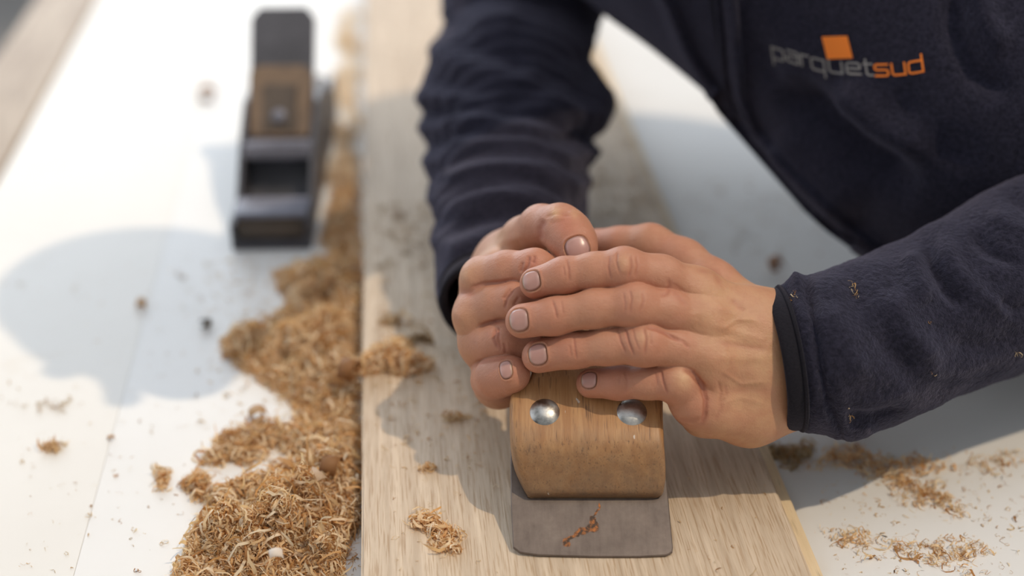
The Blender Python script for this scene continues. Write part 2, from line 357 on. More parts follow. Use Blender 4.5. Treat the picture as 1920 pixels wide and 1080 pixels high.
# ------------------------------------------------------------------ old iron hand plane at the back left
pm = G(510, 470, 0)
hp = empty('hand_plane', (pm[0], pm[1], 0.0003), YAW * .35)
tag(hp, 'old dark hand plane with an upright iron standing on the white sheet', 'hand plane')
W2 = .0285
bm = bmesh.new(); bx(bm, (-W2, 0, 0), (W2, .25, .008), .001); part('sole', bm, M['iron'], hp)
for s in (-1, 1):
    bm = bmesh.new(); pts = [(0, .006), (.25, .006), (.25, .040), (.20, .046), (.15, .070), (.11, .072), (.07, .052), (.035, .024), (0, .021)]
    Mx = Matrix(((0, 0, 1, s * W2 - (.004 if s > 0 else 0)), (1, 0, 0, 0), (0, 1, 0, 0), (0, 0, 0, 1)))
    prism(bm, pts, (0, .004), .0006, Mx, 1); part('cheek', bm, M['iron'], hp)
bm = bmesh.new(); bx(bm, (-W2 + .004, .002, .008), (W2 - .004, .040, .023), .002); part('toe_block', bm, M['brownblock'], hp)
bm = bmesh.new(); bx(bm, (-W2 + .002, .004, .0225), (W2 - .002, .034, .027), .0015); part('toe_cap', bm, M['iron_light'], hp)
bm = bmesh.new(); bx(bm, (-W2 + .001, .064, .042), (W2 - .001, .082, .053), .003); part('cross_bar', bm, M['iron_light'], hp)
bm = bmesh.new(); bx(bm, (-W2 + .004, .165, .008), (W2 - .004, .248, .042), .004); part('heel_block', bm, M['brownblock'], hp)
A = math.radians(50); IM = Matrix.Translation((0, .062, .006)) @ Matrix.Rotation(A, 4, 'X')   # local y runs up the iron
bm = bmesh.new(); prism(bm, [(-.0235, 0), (.0235, 0), (.0245, .150), (.018, .159), (-.018, .159), (-.0245, .150)], (-.004, 0), .0005, IM, 1); part('iron', bm, M['iron'], hp)
bm = bmesh.new(); prism(bm, [(-.0235, .050), (.0235, .050), (.0235, .102), (.020, .108), (-.020, .108), (-.0235, .102)], (.0005, .012), .002, IM, 2); wd = part('wedge', bm, M['wedge'], hp)
bm = bmesh.new(); prism(bm, [(-.013, .055), (.013, .055), (.013, .092), (-.013, .092)], (.0115, .0135), .001, IM, 1); part('cap_iron', bm, M['brownblock'], hp)
bm = bmesh.new(); bmesh.ops.create_uvsphere(bm, u_segments=20, v_segments=10, radius=.0055); bmesh.ops.scale(bm, vec=(1, 1, .6), verts=bm.verts)
bmesh.ops.transform(bm, matrix=IM @ Matrix.Translation((0, .066, .015)), verts=bm.verts); part('screw', bm, M['iron_light'], hp, True)

# ------------------------------------------------------------------ person: signed distance modelling
def cone(Q, a, b, ra, rb):
    ab = b - a; t = np.clip(((Q - a) @ ab) / (ab @ ab + 1e-12), 0, 1)
    return np.linalg.norm(Q - a - t[:, None] * ab, axis=1) - (ra + (rb - ra) * t)
def smin(a, b, k):
    h = np.maximum(k - np.abs(a - b), 0) / k; return np.minimum(a, b) - h * h * k * .25
def chain(Q, pts, k):
    d = None
    for (a, ra), (b, rb) in zip(pts[:-1], pts[1:]):
        c = cone(Q, a, b, ra, rb); d = c if d is None else smin(d, c, k)
    return d
def surface(f, lo, hi, h, newton=2):
    lo = np.asarray(lo, float); n = (np.ceil((np.asarray(hi) - lo) / h / 4).astype(int) * 4 + 1); S = 4
    nc = (n - 1) // S + 1
    ax = [lo[i] + np.arange(nc[i]) * h * S for i in range(3)]
    Q = np.stack(np.meshgrid(*ax, indexing='ij'), -1).reshape(-1, 3)
    c = f(Q).reshape(nc)
    near = np.abs(c) < h * S * 1.9
    F = np.repeat(np.repeat(np.repeat(c, S, 0), S, 1), S, 2)[:n[0], :n[1], :n[2]].astype(np.float32)
    mk = near.copy()
    for ax_ in range(3):
        s = np.roll(mk, -1, ax_); s2 = np.roll(mk, 1, ax_); mk = mk | s | s2
    mk = np.repeat(np.repeat(np.repeat(mk, S, 0), S, 1), S, 2)[:n[0], :n[1], :n[2]]
    I = np.argwhere(mk); F[mk] = f(lo + I * h)
    inside = F < 0
    cs = np.stack([inside[i:n[0] - 1 + i, j:n[1] - 1 + j, k:n[2] - 1 + k] for i in (0, 1) for j in (0, 1) for k in (0, 1)])
    act = cs.any(0) & ~cs.all(0); cell = np.argwhere(act); idx = -np.ones(act.shape, np.int64); idx[act] = np.arange(len(cell))
    acc = np.zeros((len(cell), 3)); cnt = np.zeros(len(cell)); cor = [(i, j, k) for i in (0, 1) for j in (0, 1) for k in (0, 1)]
    for p in cor:
        for a in range(3):
            if p[a] == 1: continue
            q = list(p); q[a] = 1
            v0 = F[cell[:, 0] + p[0], cell[:, 1] + p[1], cell[:, 2] + p[2]]; v1 = F[cell[:, 0] + q[0], cell[:, 1] + q[1], cell[:, 2] + q[2]]
            m = (v0 < 0) != (v1 < 0); t = np.where(m, v0 / (v0 - v1 + 1e-20), 0)
            e = np.array(p, float)[None].repeat(len(cell), 0); e[:, a] += t; acc[m] += e[m]; cnt[m] += 1
    V = lo + (cell + acc / cnt[:, None]) * h
    Fs = []
    for a in range(3):
        b, c_ = [(1, 2), (2, 0), (0, 1)][a]
        s0 = [slice(0, n[i] - 1) if i == a else slice(1, n[i] - 1) for i in range(3)]; s1 = [slice(1, n[i]) if i == a else slice(1, n[i] - 1) for i in range(3)]
        A0, A1 = inside[tuple(s0)], inside[tuple(s1)]
        E = np.argwhere(A0 != A1)
        if not len(E): continue
        fl = A0[E[:, 0], E[:, 1], E[:, 2]]
        base = E + np.array([0 if i == a else 1 for i in range(3)])
        eb = np.eye(3, dtype=int)
        q = [base - eb[b] - eb[c_], base - eb[c_], base, base - eb[b]]
        q = np.stack([idx[x[:, 0], x[:, 1], x[:, 2]] for x in q], 1)
        q[~fl] = q[~fl][:, ::-1]; Fs.append(q)
    Fq = np.concatenate(Fs)
    for _ in range(newton):
        d = f(V); e = h * .25; g = np.stack([f(V + np.eye(3)[i] * e) - d for i in range(3)], 1) / e
        gn = np.linalg.norm(g, axis=1, keepdims=True) + 1e-9; V = V - np.clip(d, -h * .4, h * .4)[:, None] * g / gn
    return V, Fq
def vnormals(V, Fq):
    A = V[Fq[:, 2]] - V[Fq[:, 0]]; B = V[Fq[:, 3]] - V[Fq[:, 1]]; N = np.cross(A, B); out = np.zeros_like(V)
    for i in range(4): np.add.at(out, Fq[:, i], N)
    return out / (np.linalg.norm(out, axis=1, keepdims=True) + 1e-12)
def facing(V, N):
    d = cC - V; d /= np.linalg.norm(d, axis=1, keepdims=True); return np.clip((N * d).sum(1), 0, 1)
def polydist(x, y, pts):
    best = np.full(len(x), 1e9); tt = np.zeros(len(x)); n = len(pts) - 1
    for i in range(n):
        a, b = np.array(pts[i], float), np.array(pts[i + 1], float); ab = b - a
        t = np.clip(((x - a[0]) * ab[0] + (y - a[1]) * ab[1]) / (ab @ ab + 1e-9), 0, 1)
        d = np.hypot(x - a[0] - t * ab[0], y - a[1] - t * ab[1]); m = d < best; best[m] = d[m]; tt[m] = (i + t[m]) / n
    return best, tt
def sculpt(V, N, strokes, zmax=None):
    """strokes: (polyline, amplitude mm, half width px, taper); each raises or sinks the surface along its own normal"""
    x, y, Z = proj(V); f = facing(V, N); wf = np.clip(f * 2.2, 0, 1); D = np.zeros(len(V))
    for pts, amp, wd, *r in strokes:
        xs = [p[0] for p in pts]; ys = [p[1] for p in pts]; m = (x > min(xs) - 4 * wd) & (x < max(xs) + 4 * wd) & (y > min(ys) - 4 * wd) & (y < max(ys) + 4 * wd) & (f > .02)
        if r and len(r) > 1: m &= (Z > r[1][0]) & (Z < r[1][1])
        if not m.any(): continue
        d, t = polydist(x[m], y[m], pts); tp = (np.clip(np.minimum(t, 1 - t) * 5, 0, 1)) if (not r or r[0]) else 1.0
        D[m] += amp * 1e-3 * np.exp(-(d / wd) ** 2) * tp * wf[m]
    sculpt.last = D; return V + N * D[:, None]

def W(*a): return np.array(a, float)
# joints as (pixel x, pixel y, depth, radius mm)
def J(x, y, Z, r): return (P(x, y, Z), r * 1e-3)
KM = dict(tan=np.array([.53, .30, .165]), pink=np.array([.49, .235, .15]), red=np.array([.48, .18, .12]), pale=np.array([.66, .42, .25]))

# --- left hand of the man (on top, picture right)
LF = {'index': [J(1306, 550, .712, 12.0), J(1240, 518, .703, 10.6), J(1170, 505, .698, 10.2), J(1115, 509, .699, 9.4), J(1058, 517, .702, 9.3), J(1004, 531, .706, 7.9)],
      'middle': [J(1318, 604, .706, 12.0), J(1252, 583, .697, 10.5), J(1190, 573, .692, 10.2), J(1115, 579, .694, 9.5), J(1040, 593, .698, 9.3), J(980, 602, .703, 8.6)],
      'ring': [J(1330, 672, .704, 12.0), J(1268, 652, .698, 10.3), J(1206, 645, .693, 10.2), J(1140, 649, .697, 9.3), J(1075, 656, .702, 9.2), J(1010, 668, .708, 8.4)],
      'little': [J(1318, 778, .716, 11.5), J(1300, 755, .708, 11.6), J(1268, 715, .700, 9.6), J(1215, 716, .703, 8.6), J(1160, 718, .707, 8.3), J(1108, 719, .712, 7.4)]}
LT = [J(1415, 600, .735, 15), J(1335, 535, .752, 13), J(1280, 492, .765, 12.0), J(1218, 462, .775, 11.5), J(1165, 460, .782, 9.5), J(1120, 457, .790, 8.5)]
LC = [J(1418, 612, .722, 17), J(1420, 655, .719, 16.5), J(1422, 705, .719, 16.5), J(1405, 772, .722, 15.5)]
LW = [J(1640, 610, .752, 17), J(1640, 640, .750, 19), J(1640, 675, .750, 19), J(1640, 705, .752, 17)]
LM = [J(1306, 550, .712, 11.5), J(1318, 604, .707, 12), J(1330, 672, .706, 12), J(1345, 768, .713, 13.5)]
for F_ in LF.values():      # fingers are slimmer between the knuckles
    for i in (1, 3, 4): F_[i] = (F_[i][0], F_[i][1] * .955)
def sd_left(Q):
    p = None
    for c, m_, w_ in zip(LC, LM, LW):
        for a, b in ((c, m_), (w_, c)):
            d = cone(Q, a[0], b[0], a[1], b[1]); p = d if p is None else smin(p, d, .012)
    for a, b in ((LM[0], LM[1]), (LM[1], LM[2]), (LM[2], LM[3])):
        p = smin(p, cone(Q, a[0], b[0], a[1] * .86, b[1] * .86), .006)
    d = smin(p, chain(Q, LT, .006), .010)
    for k, F_ in LF.items():
        c = chain(Q, F_, .004)
        j = F_[2]; c = smin(c, np.linalg.norm(Q - j[0] + cD * .0012, axis=1) - j[1] * .95, .004)
        d = np.minimum(d, smin(c, p, .0035 if k == 'little' else .007))
    return d
# --- right hand of the man (underneath, picture left)
RF = {'index': [J(905, 522, .742, 11.0), J(950, 507, .733, 9.7), J(1003, 502, .724, 9.3), J(1040, 520, .728, 8.8), J(1060, 540, .733, 8.4), J(1066, 575, .738, 7.6)],
      'middle': [J(893, 592, .740, 11.3), J(930, 570, .731, 9.8), J(966, 563, .724, 9.3), J(1000, 575, .728, 8.8), J(1035, 600, .733, 8.2), J(1050, 625, .738, 7.6)],
      'ring': [J(903, 645, .742, 11.0), J(925, 642, .732, 9.6), J(946, 636, .726, 9.2), J(985, 650, .729, 8.6), J(1015, 670, .733, 8.0), J(1030, 690, .735, 7.4)],
      'little': [J(935, 722, .754, 12), J(923, 712, .738, 10.4), J(930, 707, .728, 10.2), J(948, 703, .722, 9.6), J(961, 702, .717, 9.0)]}
RT = [J(950, 480, .800, 14), J(985, 450, .775, 12.5), J(1015, 425, .752, 11), J(1050, 424, .738, 11.0), J(1066, 440, .733, 11.6), J(1077, 458, .728, 10.8), J(1084, 476, .724, 9.6)]
RC = [J(950, 500, .800, 15), J(935, 535, .800, 15), J(925, 570, .800, 15), J(925, 610, .796, 15)]
RW = [J(945, 480, .90, 17), J(935, 500, .90, 18), J(925, 520, .90, 18), J(920, 540, .90, 17)]
RM = [J(908, 524, .746, 10.5), J(897, 590, .744, 11), J(907, 645, .746, 10.5), J(935, 715, .756, 12)]
def sd_right(Q):
    p = None
    for c, m_, w_ in zip(RC, RM, RW):
        for a, b in ((c, m_), (w_, c)):
            d = cone(Q, a[0], b[0], a[1], b[1]); p = d if p is None else smin(p, d, .012)
    for a, b in ((RM[0], RM[1]), (RM[1], RM[2]), (RM[2], RM[3])):
        p = smin(p, cone(Q, a[0], b[0], a[1] * .9, b[1] * .9), .006)
    d = smin(p, chain(Q, RT, .005), .009)
    for k, F_ in RF.items():
        d = np.minimum(d, smin(chain(Q, F_, .004), p, .006))
    return d
def bounds(lists, pad):
    A = np.array([j[0] for L in lists for j in L]); return A.min(0) - pad, A.max(0) + pad
loL, hiL = bounds(list(LF.values()) + [LT, LC, LW], .022); loR, hiR = bounds(list(RF.values()) + [RT, RC, RW], .022)
HV = .00052
VL, FL = surface(sd_left, loL, hiL, HV); VR, FR = surface(sd_right, loR, hiR, HV)

# skin creases, knuckle folds, tendons (pixel polylines read from the photograph, sculpted as real relief)
C_ = -0.62
skin_strokes = [
 ([(1063, 484), (1066, 505), (1068, 530)], C_, 2.2), ([(1056, 497), (1059, 520)], C_ * .6, 2), 
 ([(1143, 478), (1140, 500), (1145, 525)], C_ * .8, 2.2), ([(1157, 472), (1155, 490), (1162, 515)], C_, 2.2), ([(1182, 475), (1184, 500), (1178, 525)], C_, 2.4), ([(1193, 478), (1196, 500), (1190, 522)], C_ * .8, 2.4),
 ([(1168, 480), (1170, 515)], .5, 9), ([(1235, 556), (1250, 550), (1256, 536), (1252, 520)], -.55, 4.0),
 ([(1035, 560), (1041, 580), (1045, 600)], C_ * 1.1, 2.2), ([(1052, 562), (1056, 590)], C_ * .5, 2),
 ([(1168, 545), (1172, 570), (1170, 590)], C_ * .6, 2.2), ([(1180, 542), (1184, 560), (1180, 590)], C_ * .8, 2.2), ([(1204, 545), (1207, 565), (1198, 590)], C_ * .7, 2.4),
 ([(1206, 612), (1230, 617), (1252, 626), (1275, 638)], -.8, 3.4), ([(1245, 628), (1280, 640), (1295, 655)], -.5, 3.5),
 ([(1075, 628), (1078, 655), (1082, 675)], C_, 2.2), ([(1067, 645), (1072, 670)], C_ * .6, 2.2),
 ([(1158, 615), (1163, 640), (1175, 665)], C_ * .9, 2.2), ([(1172, 614), (1178, 640), (1190, 668)], C_ * 1.2, 2.2), ([(1185, 612), (1190, 635), (1200, 660)], C_ * .6, 2.2), ([(1206, 612), (1212, 635), (1208, 668)], C_ * 1.1, 2.4), ([(1220, 620), (1222, 650)], C_ * .6, 2.4),
 ([(1238, 690), (1243, 715), (1252, 740)], C_ * 1.1, 2.4), ([(1228, 695), (1233, 725)], C_ * .5, 2.2), ([(1172, 693), (1176, 715), (1172, 740)], C_ * .5, 2.5), ([(1165, 700), (1160, 720)], C_ * .4, 2.2),
 ([(1278, 690), (1298, 700), (1316, 722), (1324, 750), (1322, 778), (1314, 800)], -1.5, 4.5), ([(1330, 700), (1340, 740), (1338, 780)], .5, 9),
 ([(1345, 712), (1352, 735), (1346, 760)], -.4, 3), ([(1360, 720), (1362, 745)], -.3, 3), ([(1340, 790), (1348, 770), (1360, 740)], -.3, 4),
 ([(1303, 590), (1312, 602), (1305, 615)], -.3, 4), ([(1305, 598), (1305, 599)], .6, 16, False), ([(1320, 668), (1335, 676)], .5, 14, False), ([(1300, 545), (1310, 550)], .5, 14, False),
 ([(1330, 603), (1370, 620), (1440, 640)], .5, 9), ([(1335, 570), (1380, 590), (1440, 610)], .4, 8), ([(1340, 670), (1390, 672), (1450, 672)], .5, 9),
 ([(1350, 620), (1380, 600), (1420, 600)], .35, 4), ([(1345, 690), (1390, 720), (1440, 715)], .35, 4), ([(1350, 760), (1390, 745), (1440, 760)], .3, 5), ([(1370, 560), (1400, 585)], -.4, 6),
 ([(1335, 640), (1400, 650), (1440, 655)], -.35, 6), ([(1350, 735), (1400, 730), (1450, 735)], -.3, 8), ([(1260, 540), (1275, 560), (1290, 575)], -.3, 5), ([(1256, 528), (1280, 545), (1300, 565)], -.35, 4),
 ([(1270, 786), (1300, 790), (1316, 782)], -.35, 4), ([(1355, 540), (1340, 510), (1300, 505)], -.4, 6),
]
rw = (.70, .80)
skin_strokes_R = [
 ([(993, 478), (989, 498), (980, 515)], C_ * 1.5, 3), ([(1003, 478), (999, 495)], C_ * 1.1, 3), ([(980, 490), (975, 512)], C_, 3), 
 ([(966, 540), (950, 560), (946, 580)], C_ * 1.4, 3), ([(958, 540), (942, 562)], C_ * 1.1, 3), ([(974, 555), (962, 575)], C_, 3),
 ([(930, 612), (926, 635), (934, 655)], C_ * 1.5, 3), ([(936, 610), (934, 635), (940, 660)], C_ * 1.4, 3), ([(945, 640), (948, 665)], C_, 3),
 ([(880, 540), (905, 532), (975, 525)], -.7, 4), ([(897, 612), (915, 606), (945, 600)], -.7, 4), ([(890, 680), (920, 675), (960, 668)], -.6, 4),
 ([(1022, 408), (1045, 402), (1075, 406)], -.45, 3), ([(1030, 420), (1060, 412)], -.3, 3), ([(1040, 400), (1042, 402)], .8, 12, False), ([(1075, 402), (1077, 404)], .5, 10, False),
 ([(1015, 455), (1012, 430), (1020, 410)], -1.0, 6), ([(905, 470), (940, 455), (985, 440)], .5, 8),
 ([(866, 512), (872, 520)], .8, 16, False), ([(856, 592), (862, 594)], .9, 14, False), ([(862, 545), (880, 548)], -.6, 10, False)]
NL = vnormals(VL, FL); VL = sculpt(VL, NL, skin_strokes); DL = sculpt.last; NL = vnormals(VL, FL)
NR = vnormals(VR, FR); VR = sculpt(VR, NR, skin_strokes_R); DR = sculpt.last; NR = vnormals(VR, FR)
def skincol(V, fingers, thumb, palm):
    C = np.tile(KM['tan'], (len(V), 1)); pk = np.zeros(len(V)); rd = np.zeros(len(V)); pl = np.zeros(len(V))
    for F_ in fingers:
        d = chain(V, F_[1:], .003); pk = np.maximum(pk, np.exp(-np.maximum(d - .001, 0) / .004) * .8)
        n = len(F_); tip = F_[-1]; rd = np.maximum(rd, np.exp(-(np.linalg.norm(V - tip[0], axis=1) / .014) ** 2) * .55)
        for i, s in ((2, .55), (4 if n > 5 else n - 2, .45)): rd = np.maximum(rd, s * np.exp(-(np.linalg.norm(V - F_[i][0], axis=1) / .0115) ** 4))
        rd = np.maximum(rd, 0)
    pl = np.zeros(len(V))
    for m_ in palm: rd = np.maximum(rd, .25 * np.exp(-(np.linalg.norm(V - m_[0], axis=1) / .016) ** 2))
    C = C * (1 - pk[:, None]) + KM['pink'] * pk[:, None]; C = C * (1 - rd[:, None]) + KM['red'] * rd[:, None]
    return C
CLc = skincol(VL, list(LF.values()) + [[LT[0]] + LT[1:]], LT, LM); CRc = skincol(VR, list(RF.values()) + [RT[1:]], RT, RM) 
CRc = CRc * .72 + KM['pink'] * .28
def spots(V, C, L):     # pale skin stretched over the knuckle bones, darker grime on others
    x, y, Z = proj(V)
    for px, py, r, col, k in L:
        m = (k * np.exp(-((x - px) ** 2 + (y - py) ** 2) / r ** 2))[:, None]; C = C * (1 - m) + np.array(col) * m
    return C
PALE, GRIME = (.66, .44, .24), (.36, .19, .10)
CLc = spots(VL, CLc, [(1168, 492, 14, PALE, .5), (1280, 712, 20, PALE, .65), (1205, 632, 13, PALE, .35), (1196, 556, 12, GRIME, .4), (1255, 590, 14, GRIME, .25), (1150, 583, 12, GRIME, .25), (1308, 600, 24, GRIME, .35), (1325, 672, 20, GRIME, .25), (1290, 535, 22, GRIME, .22), (1400, 700, 60, PALE, .4), (1360, 560, 40, PALE, .25)])
CRc = spots(VR, CRc, [(1042, 398, 11, PALE, .7), (1078, 402, 9, PALE, .6), (1060, 420, 22, (.48, .13, .085), .45), (905, 548, 16, GRIME, .45), (955, 556, 14, GRIME, .35), (1000, 492, 14, (.46, .13, .10), .4), (870, 510, 18, PALE, .3)])
def crease(C, D):   # creases and folds redder, with their shade also mixed into the skin colour
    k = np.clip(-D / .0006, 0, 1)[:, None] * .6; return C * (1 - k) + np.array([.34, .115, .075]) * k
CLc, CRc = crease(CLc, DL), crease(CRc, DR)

# fingernails: seats pressed into the skin, the plates themselves are children of the person
def bvh(V, F_): return BVHTree.FromPolygons(V.tolist(), F_.tolist())
def hitpx(tree, x, y):
    d = Vector(P(x, y, 1) - cC).normalized(); h = tree.ray_cast(Vector(cC), d); return h[0], h[1]
nails = [('L', 995, 526, LF['index'][-2][0], LF['index'][-1][0], 9.6, 9.6, 0), ('L', 972, 600, LF['middle'][-2][0], LF['middle'][-1][0], 11.0, 10.0, 0), ('L', 1008, 664, LF['ring'][-2][0], LF['ring'][-1][0], 10.6, 9.6, 0),
         ('L', 1104, 712, LF['little'][-2][0], LF['little'][-1][0], 8.4, 8.2, 0), ('R', 948, 692, P(915, 700, .722), P(965, 692, .722), 9.6, 6.5, 0), ('R', 1083, 464, P(1068, 440, .733), P(1085, 476, .724), 12.5, 12, 0)]
plates = []
def nailplate(side, px, py, A_, B_, wd, ln):
    global VL, VR, NL, NR, CLc, CRc
    V, F_, N, C = (VL, FL, NL, CLc) if side == 'L' else (VR, FR, NR, CRc)
    t = bvh(V, F_); p, nn = hitpx(t, px, py)
    if p is None: return
    near = np.linalg.norm(V - np.array(p), axis=1) < .004; n = N[near].mean(0); n /= np.linalg.norm(n)
    ax = B_ - A_; ax = ax - (ax @ n) * n; ax /= np.linalg.norm(ax); sd = np.cross(n, ax)
    q = V - np.array(p); u = (q @ sd) / (wd * 5e-4); v = (q @ ax) / (ln * 5e-4); hgt = q @ n
    m = (np.abs(u) < 2.2) & (np.abs(v) < 2.2) & (np.abs(hgt) < .006)
    r = (np.abs(u[m]) ** 2.8 + np.abs(v[m]) ** 2.6) ** (1 / 2.7); R_ = wd * .5
    dmm = (r - 1) * R_
    rim = .42 * np.exp(-((dmm - .75) / .6) ** 2) * np.where(v[m] > .5, .55, 1) - .55 / (1 + np.exp((dmm + .1) / .16)) - .5 * np.exp(-((dmm - .02) / .28) ** 2)
    V[m] += N[m] * (rim * 1e-3)[:, None]
    k = (.7 * np.exp(-((dmm - .25) / .5) ** 2))[:, None]; C[m] = C[m] * (1 - k) + np.array([.42, .20, .11]) * k
    n2 = 13; g = np.linspace(-1, 1, n2); vs = []; cols = []
    for b in g:
        for a in g:
            # square -> superellipse
            rr = max(abs(a), abs(b)); 
            if rr > 0:
                s = rr / ((abs(a) ** 2.8 + abs(b) ** 2.6) ** (1 / 2.7)); a2, b2 = a * s, b * s
            else: a2 = b2 = 0
            pt = np.array(p) + sd * a2 * wd * 4.7e-4 + ax * b2 * ln * 4.7e-4
            h = t.ray_cast(Vector(pt + n * .006), Vector(-n), .02); q_ = np.array(h[0]) if h[0] else pt
            lift = .10 if rr > .96 else .26
            vs.append(q_ + n * (lift - .32) * 1e-3); e = max(0, (b2 - .80) / .12); e = min(1, e); lun = max(0, 1 - ((b2 + 1) / .35))
            base = np.array([.47, .26, .22]) * (1 + .10 * noise.noise(Vector((a2 * 2, b2 * .8, px)))); c = base * (1 - e) + np.array([.72, .60, .46]) * e; c = c * (1 - .3 * lun) + np.array([.75, .55, .5]) * .3 * lun
            if rr > .97: c = c * .62
            cols.append(c)
    F4 = [(j * n2 + i, j * n2 + i + 1, (j + 1) * n2 + i + 1, (j + 1) * n2 + i) for j in range(n2 - 1) for i in range(n2 - 1)]
    plates.append((np.array(vs), np.array(F4), np.array(cols)))
for nd in nails: nailplate(*nd[:7])

# --- the rest of the body (inside the clothes and above the frame)
armR = [(925, 570, .83, 31), (940, 480, .87, 42), (955, 400, .905, 49), (954, 300, .955, 56), (961, 200, 1.0, 66), (967, 100, 1.045, 60), (985, 0, 1.055, 60), (1020, -120, 1.055, 62), (1075, -230, 1.05, 66)]
armL = [(1456, 676, .7275, 35.2), (1495, 670, .7275, 38), (1530, 665, .7295, 40), (1600, 655, .740, 44), (1680, 625, .752, 43.8), (1750, 592, .760, 44.3), (1830, 555, .769, 47), (1900, 522, .778, 49), (2050, 460, .805, 55), (2230, 400, .845, 60), (2330, 330, .89, 62), (2280, 120, .93, 66), (2180, -120, .97, 74)]
sp = [P(1374, -216, .94), P(1885, 178, .895), W(.58, 1.0, -.16)]
rsh, lsh = P(1085, -235, 1.045), P(2120, -160, .93)
neck0, head0 = W(.15, .90, .37), W(.015, .72, .52)
knees = [W(.62, .86, -.46), W(.66, 1.12, -.46)]; feet = [W(.70, .84, BENCH + .09), W(.74, 1.14, BENCH + .09)]
def sd_torso(Q, off=0.0):
    d = cone(Q, sp[0], sp[1], .112, .118)
    d = smin(d, cone(Q, rsh, lsh, .070, .085), .10)
    d = smin(d, cone(Q, P(1700, -150, .93), P(2080, 120, .93), .112, .112), .08)
    d = smin(d, cone(Q, sp[1], sp[2], .118, .15), .06)
    d = smin(d, cone(Q, (rsh + lsh) / 2, neck0, .11, .07), .08)
    return d + off
def arm_pts(L, off): return [(P(a, b, c), (r - off) * 1e-3) for a, b, c, r in L]
def sd_body(Q):
    d = sd_torso(Q, .035)
    d = smin(d, chain(Q, arm_pts(armR, 12)[1:], .01), .02); d = smin(d, chain(Q, arm_pts(armL, 12)[2:], .01), .02)
    d = smin(d, cone(Q, neck0 + W(0, 0, -.05), head0 + W(0, 0, -.02), .058, .055), .03)
    hd = (Q - head0) / W(.078, .095, .115); r = np.linalg.norm(hd, axis=1); d = smin(d, (r - 1) * .085, .03)
    for a, b, r1, r2 in ((W(.0, -.095, -.0), W(.0, -.112, -.022), .008, .011), (W(-.076, 0, .01), W(-.080, .005, -.03), .012, .008), (W(.076, 0, .01), W(.080, .005, -.03), .012, .008), (W(0, -.07, -.085), W(0, -.06, -.1), .03, .025), (W(-.02, -.09, -.058), W(.02, -.09, -.058), .006, .006)):
        d = smin(d, cone(Q, head0 + a, head0 + b, r1, r2), .01)
    for s in (-1, 1): d = np.maximum(d, -(np.linalg.norm(Q - head0 - W(s * .032, -.105, .005), axis=1) - .017))
    for k, f_ in zip(knees, feet):
        d = smin(d, cone(Q, sp[2] + (k - sp[2]) * .05, k, .10, .055), .04); d = smin(d, cone(Q, k, f_, .053, .035), .02)
    return d
VB, FB = surface(sd_body, (-.15, .45, BENCH + .02), (.85, 1.5, .85), .009, 1)
CB = np.tile(KM['tan'], (len(VB), 1))
def joinm(parts):
    Vs, Fs, Cs, o = [], [], [], 0
    for V, F_, C in parts: Vs.append(V); Fs.append(F_ + o); Cs.append(C); o += len(V)
    return np.vstack(Vs), np.vstack(Fs), np.vstack(Cs)
V, F_, C = joinm([(VL, FL, CLc), (VR, FR, CRc), (VB, FB, CB)])
me = arrmesh('person', V, F_); colattr(me, C)
person = link('person', me, M['skin'])
tag(person, 'person in a navy fleece jacket leaning over the bench, both hands pressing the scraper', 'person')
for vs, fs, cs in plates:
    me = arrmesh('fingernail', vs, fs); colattr(me, cs); o = link('fingernail', me, M['nail'], person)
    o.modifiers.new('s', 'SOLIDIFY').thickness = .0004
# face and lower body, out of the frame
for s in (-1, 1):
    bm = bmesh.new(); bmesh.ops.create_uvsphere(bm, u_segments=16, v_segments=10, radius=.012); bmesh.ops.translate(bm, vec=head0 + W(s * .032, -.085, .005), verts=bm.verts)
    o = fin('eye', bm, M['rivet'], None, True); o.parent = person
def sd_hair(Q):
    r = np.linalg.norm((Q - head0 - W(0, .012, .018)) / W(.084, .095, .112), axis=1); return np.maximum((r - 1) * .09, -((Q - head0) @ W(0, .75, .66)) - .012)
def child(name, f, lo, hi, h, mat):
    V, F_ = surface(f, lo, hi, h, 1); return link(name, arrmesh(name, V, F_), mat, person)
child('hair', sd_hair, head0 - .15, head0 + .15, .006, M['hair'])
def sd_tr(Q):
    d = cone(Q, sp[2] + W(0, 0, .06), sp[2] + W(0, 0, -.05), .150, .155)
    for k, f_ in zip(knees, feet):
        d = smin(d, cone(Q, sp[2] + (k - sp[2]) * .05, k, .115, .075), .04); d = smin(d, cone(Q, k, f_, .073, .062), .02)
    return np.maximum(d, -(Q[:, 2] - BENCH - .07))
child('trousers', sd_tr, (.3, .6, BENCH + .03), (1.0, 1.35, .05), .012, M['trousers'])
for f_ in feet:
    g = lambda Q, f_=f_: np.maximum(chain(Q, [(f_ + W(.04, 0, -.03), .045), (f_ + W(-.08, 0, -.045), .045), (f_ + W(-.17, 0, -.055), .038)], .03), -(Q[:, 2] - BENCH - .001))
    child('shoe', g, f_ - W(.3, .1, .12), f_ + W(.15, .1, .08), .008, M['shoe'])

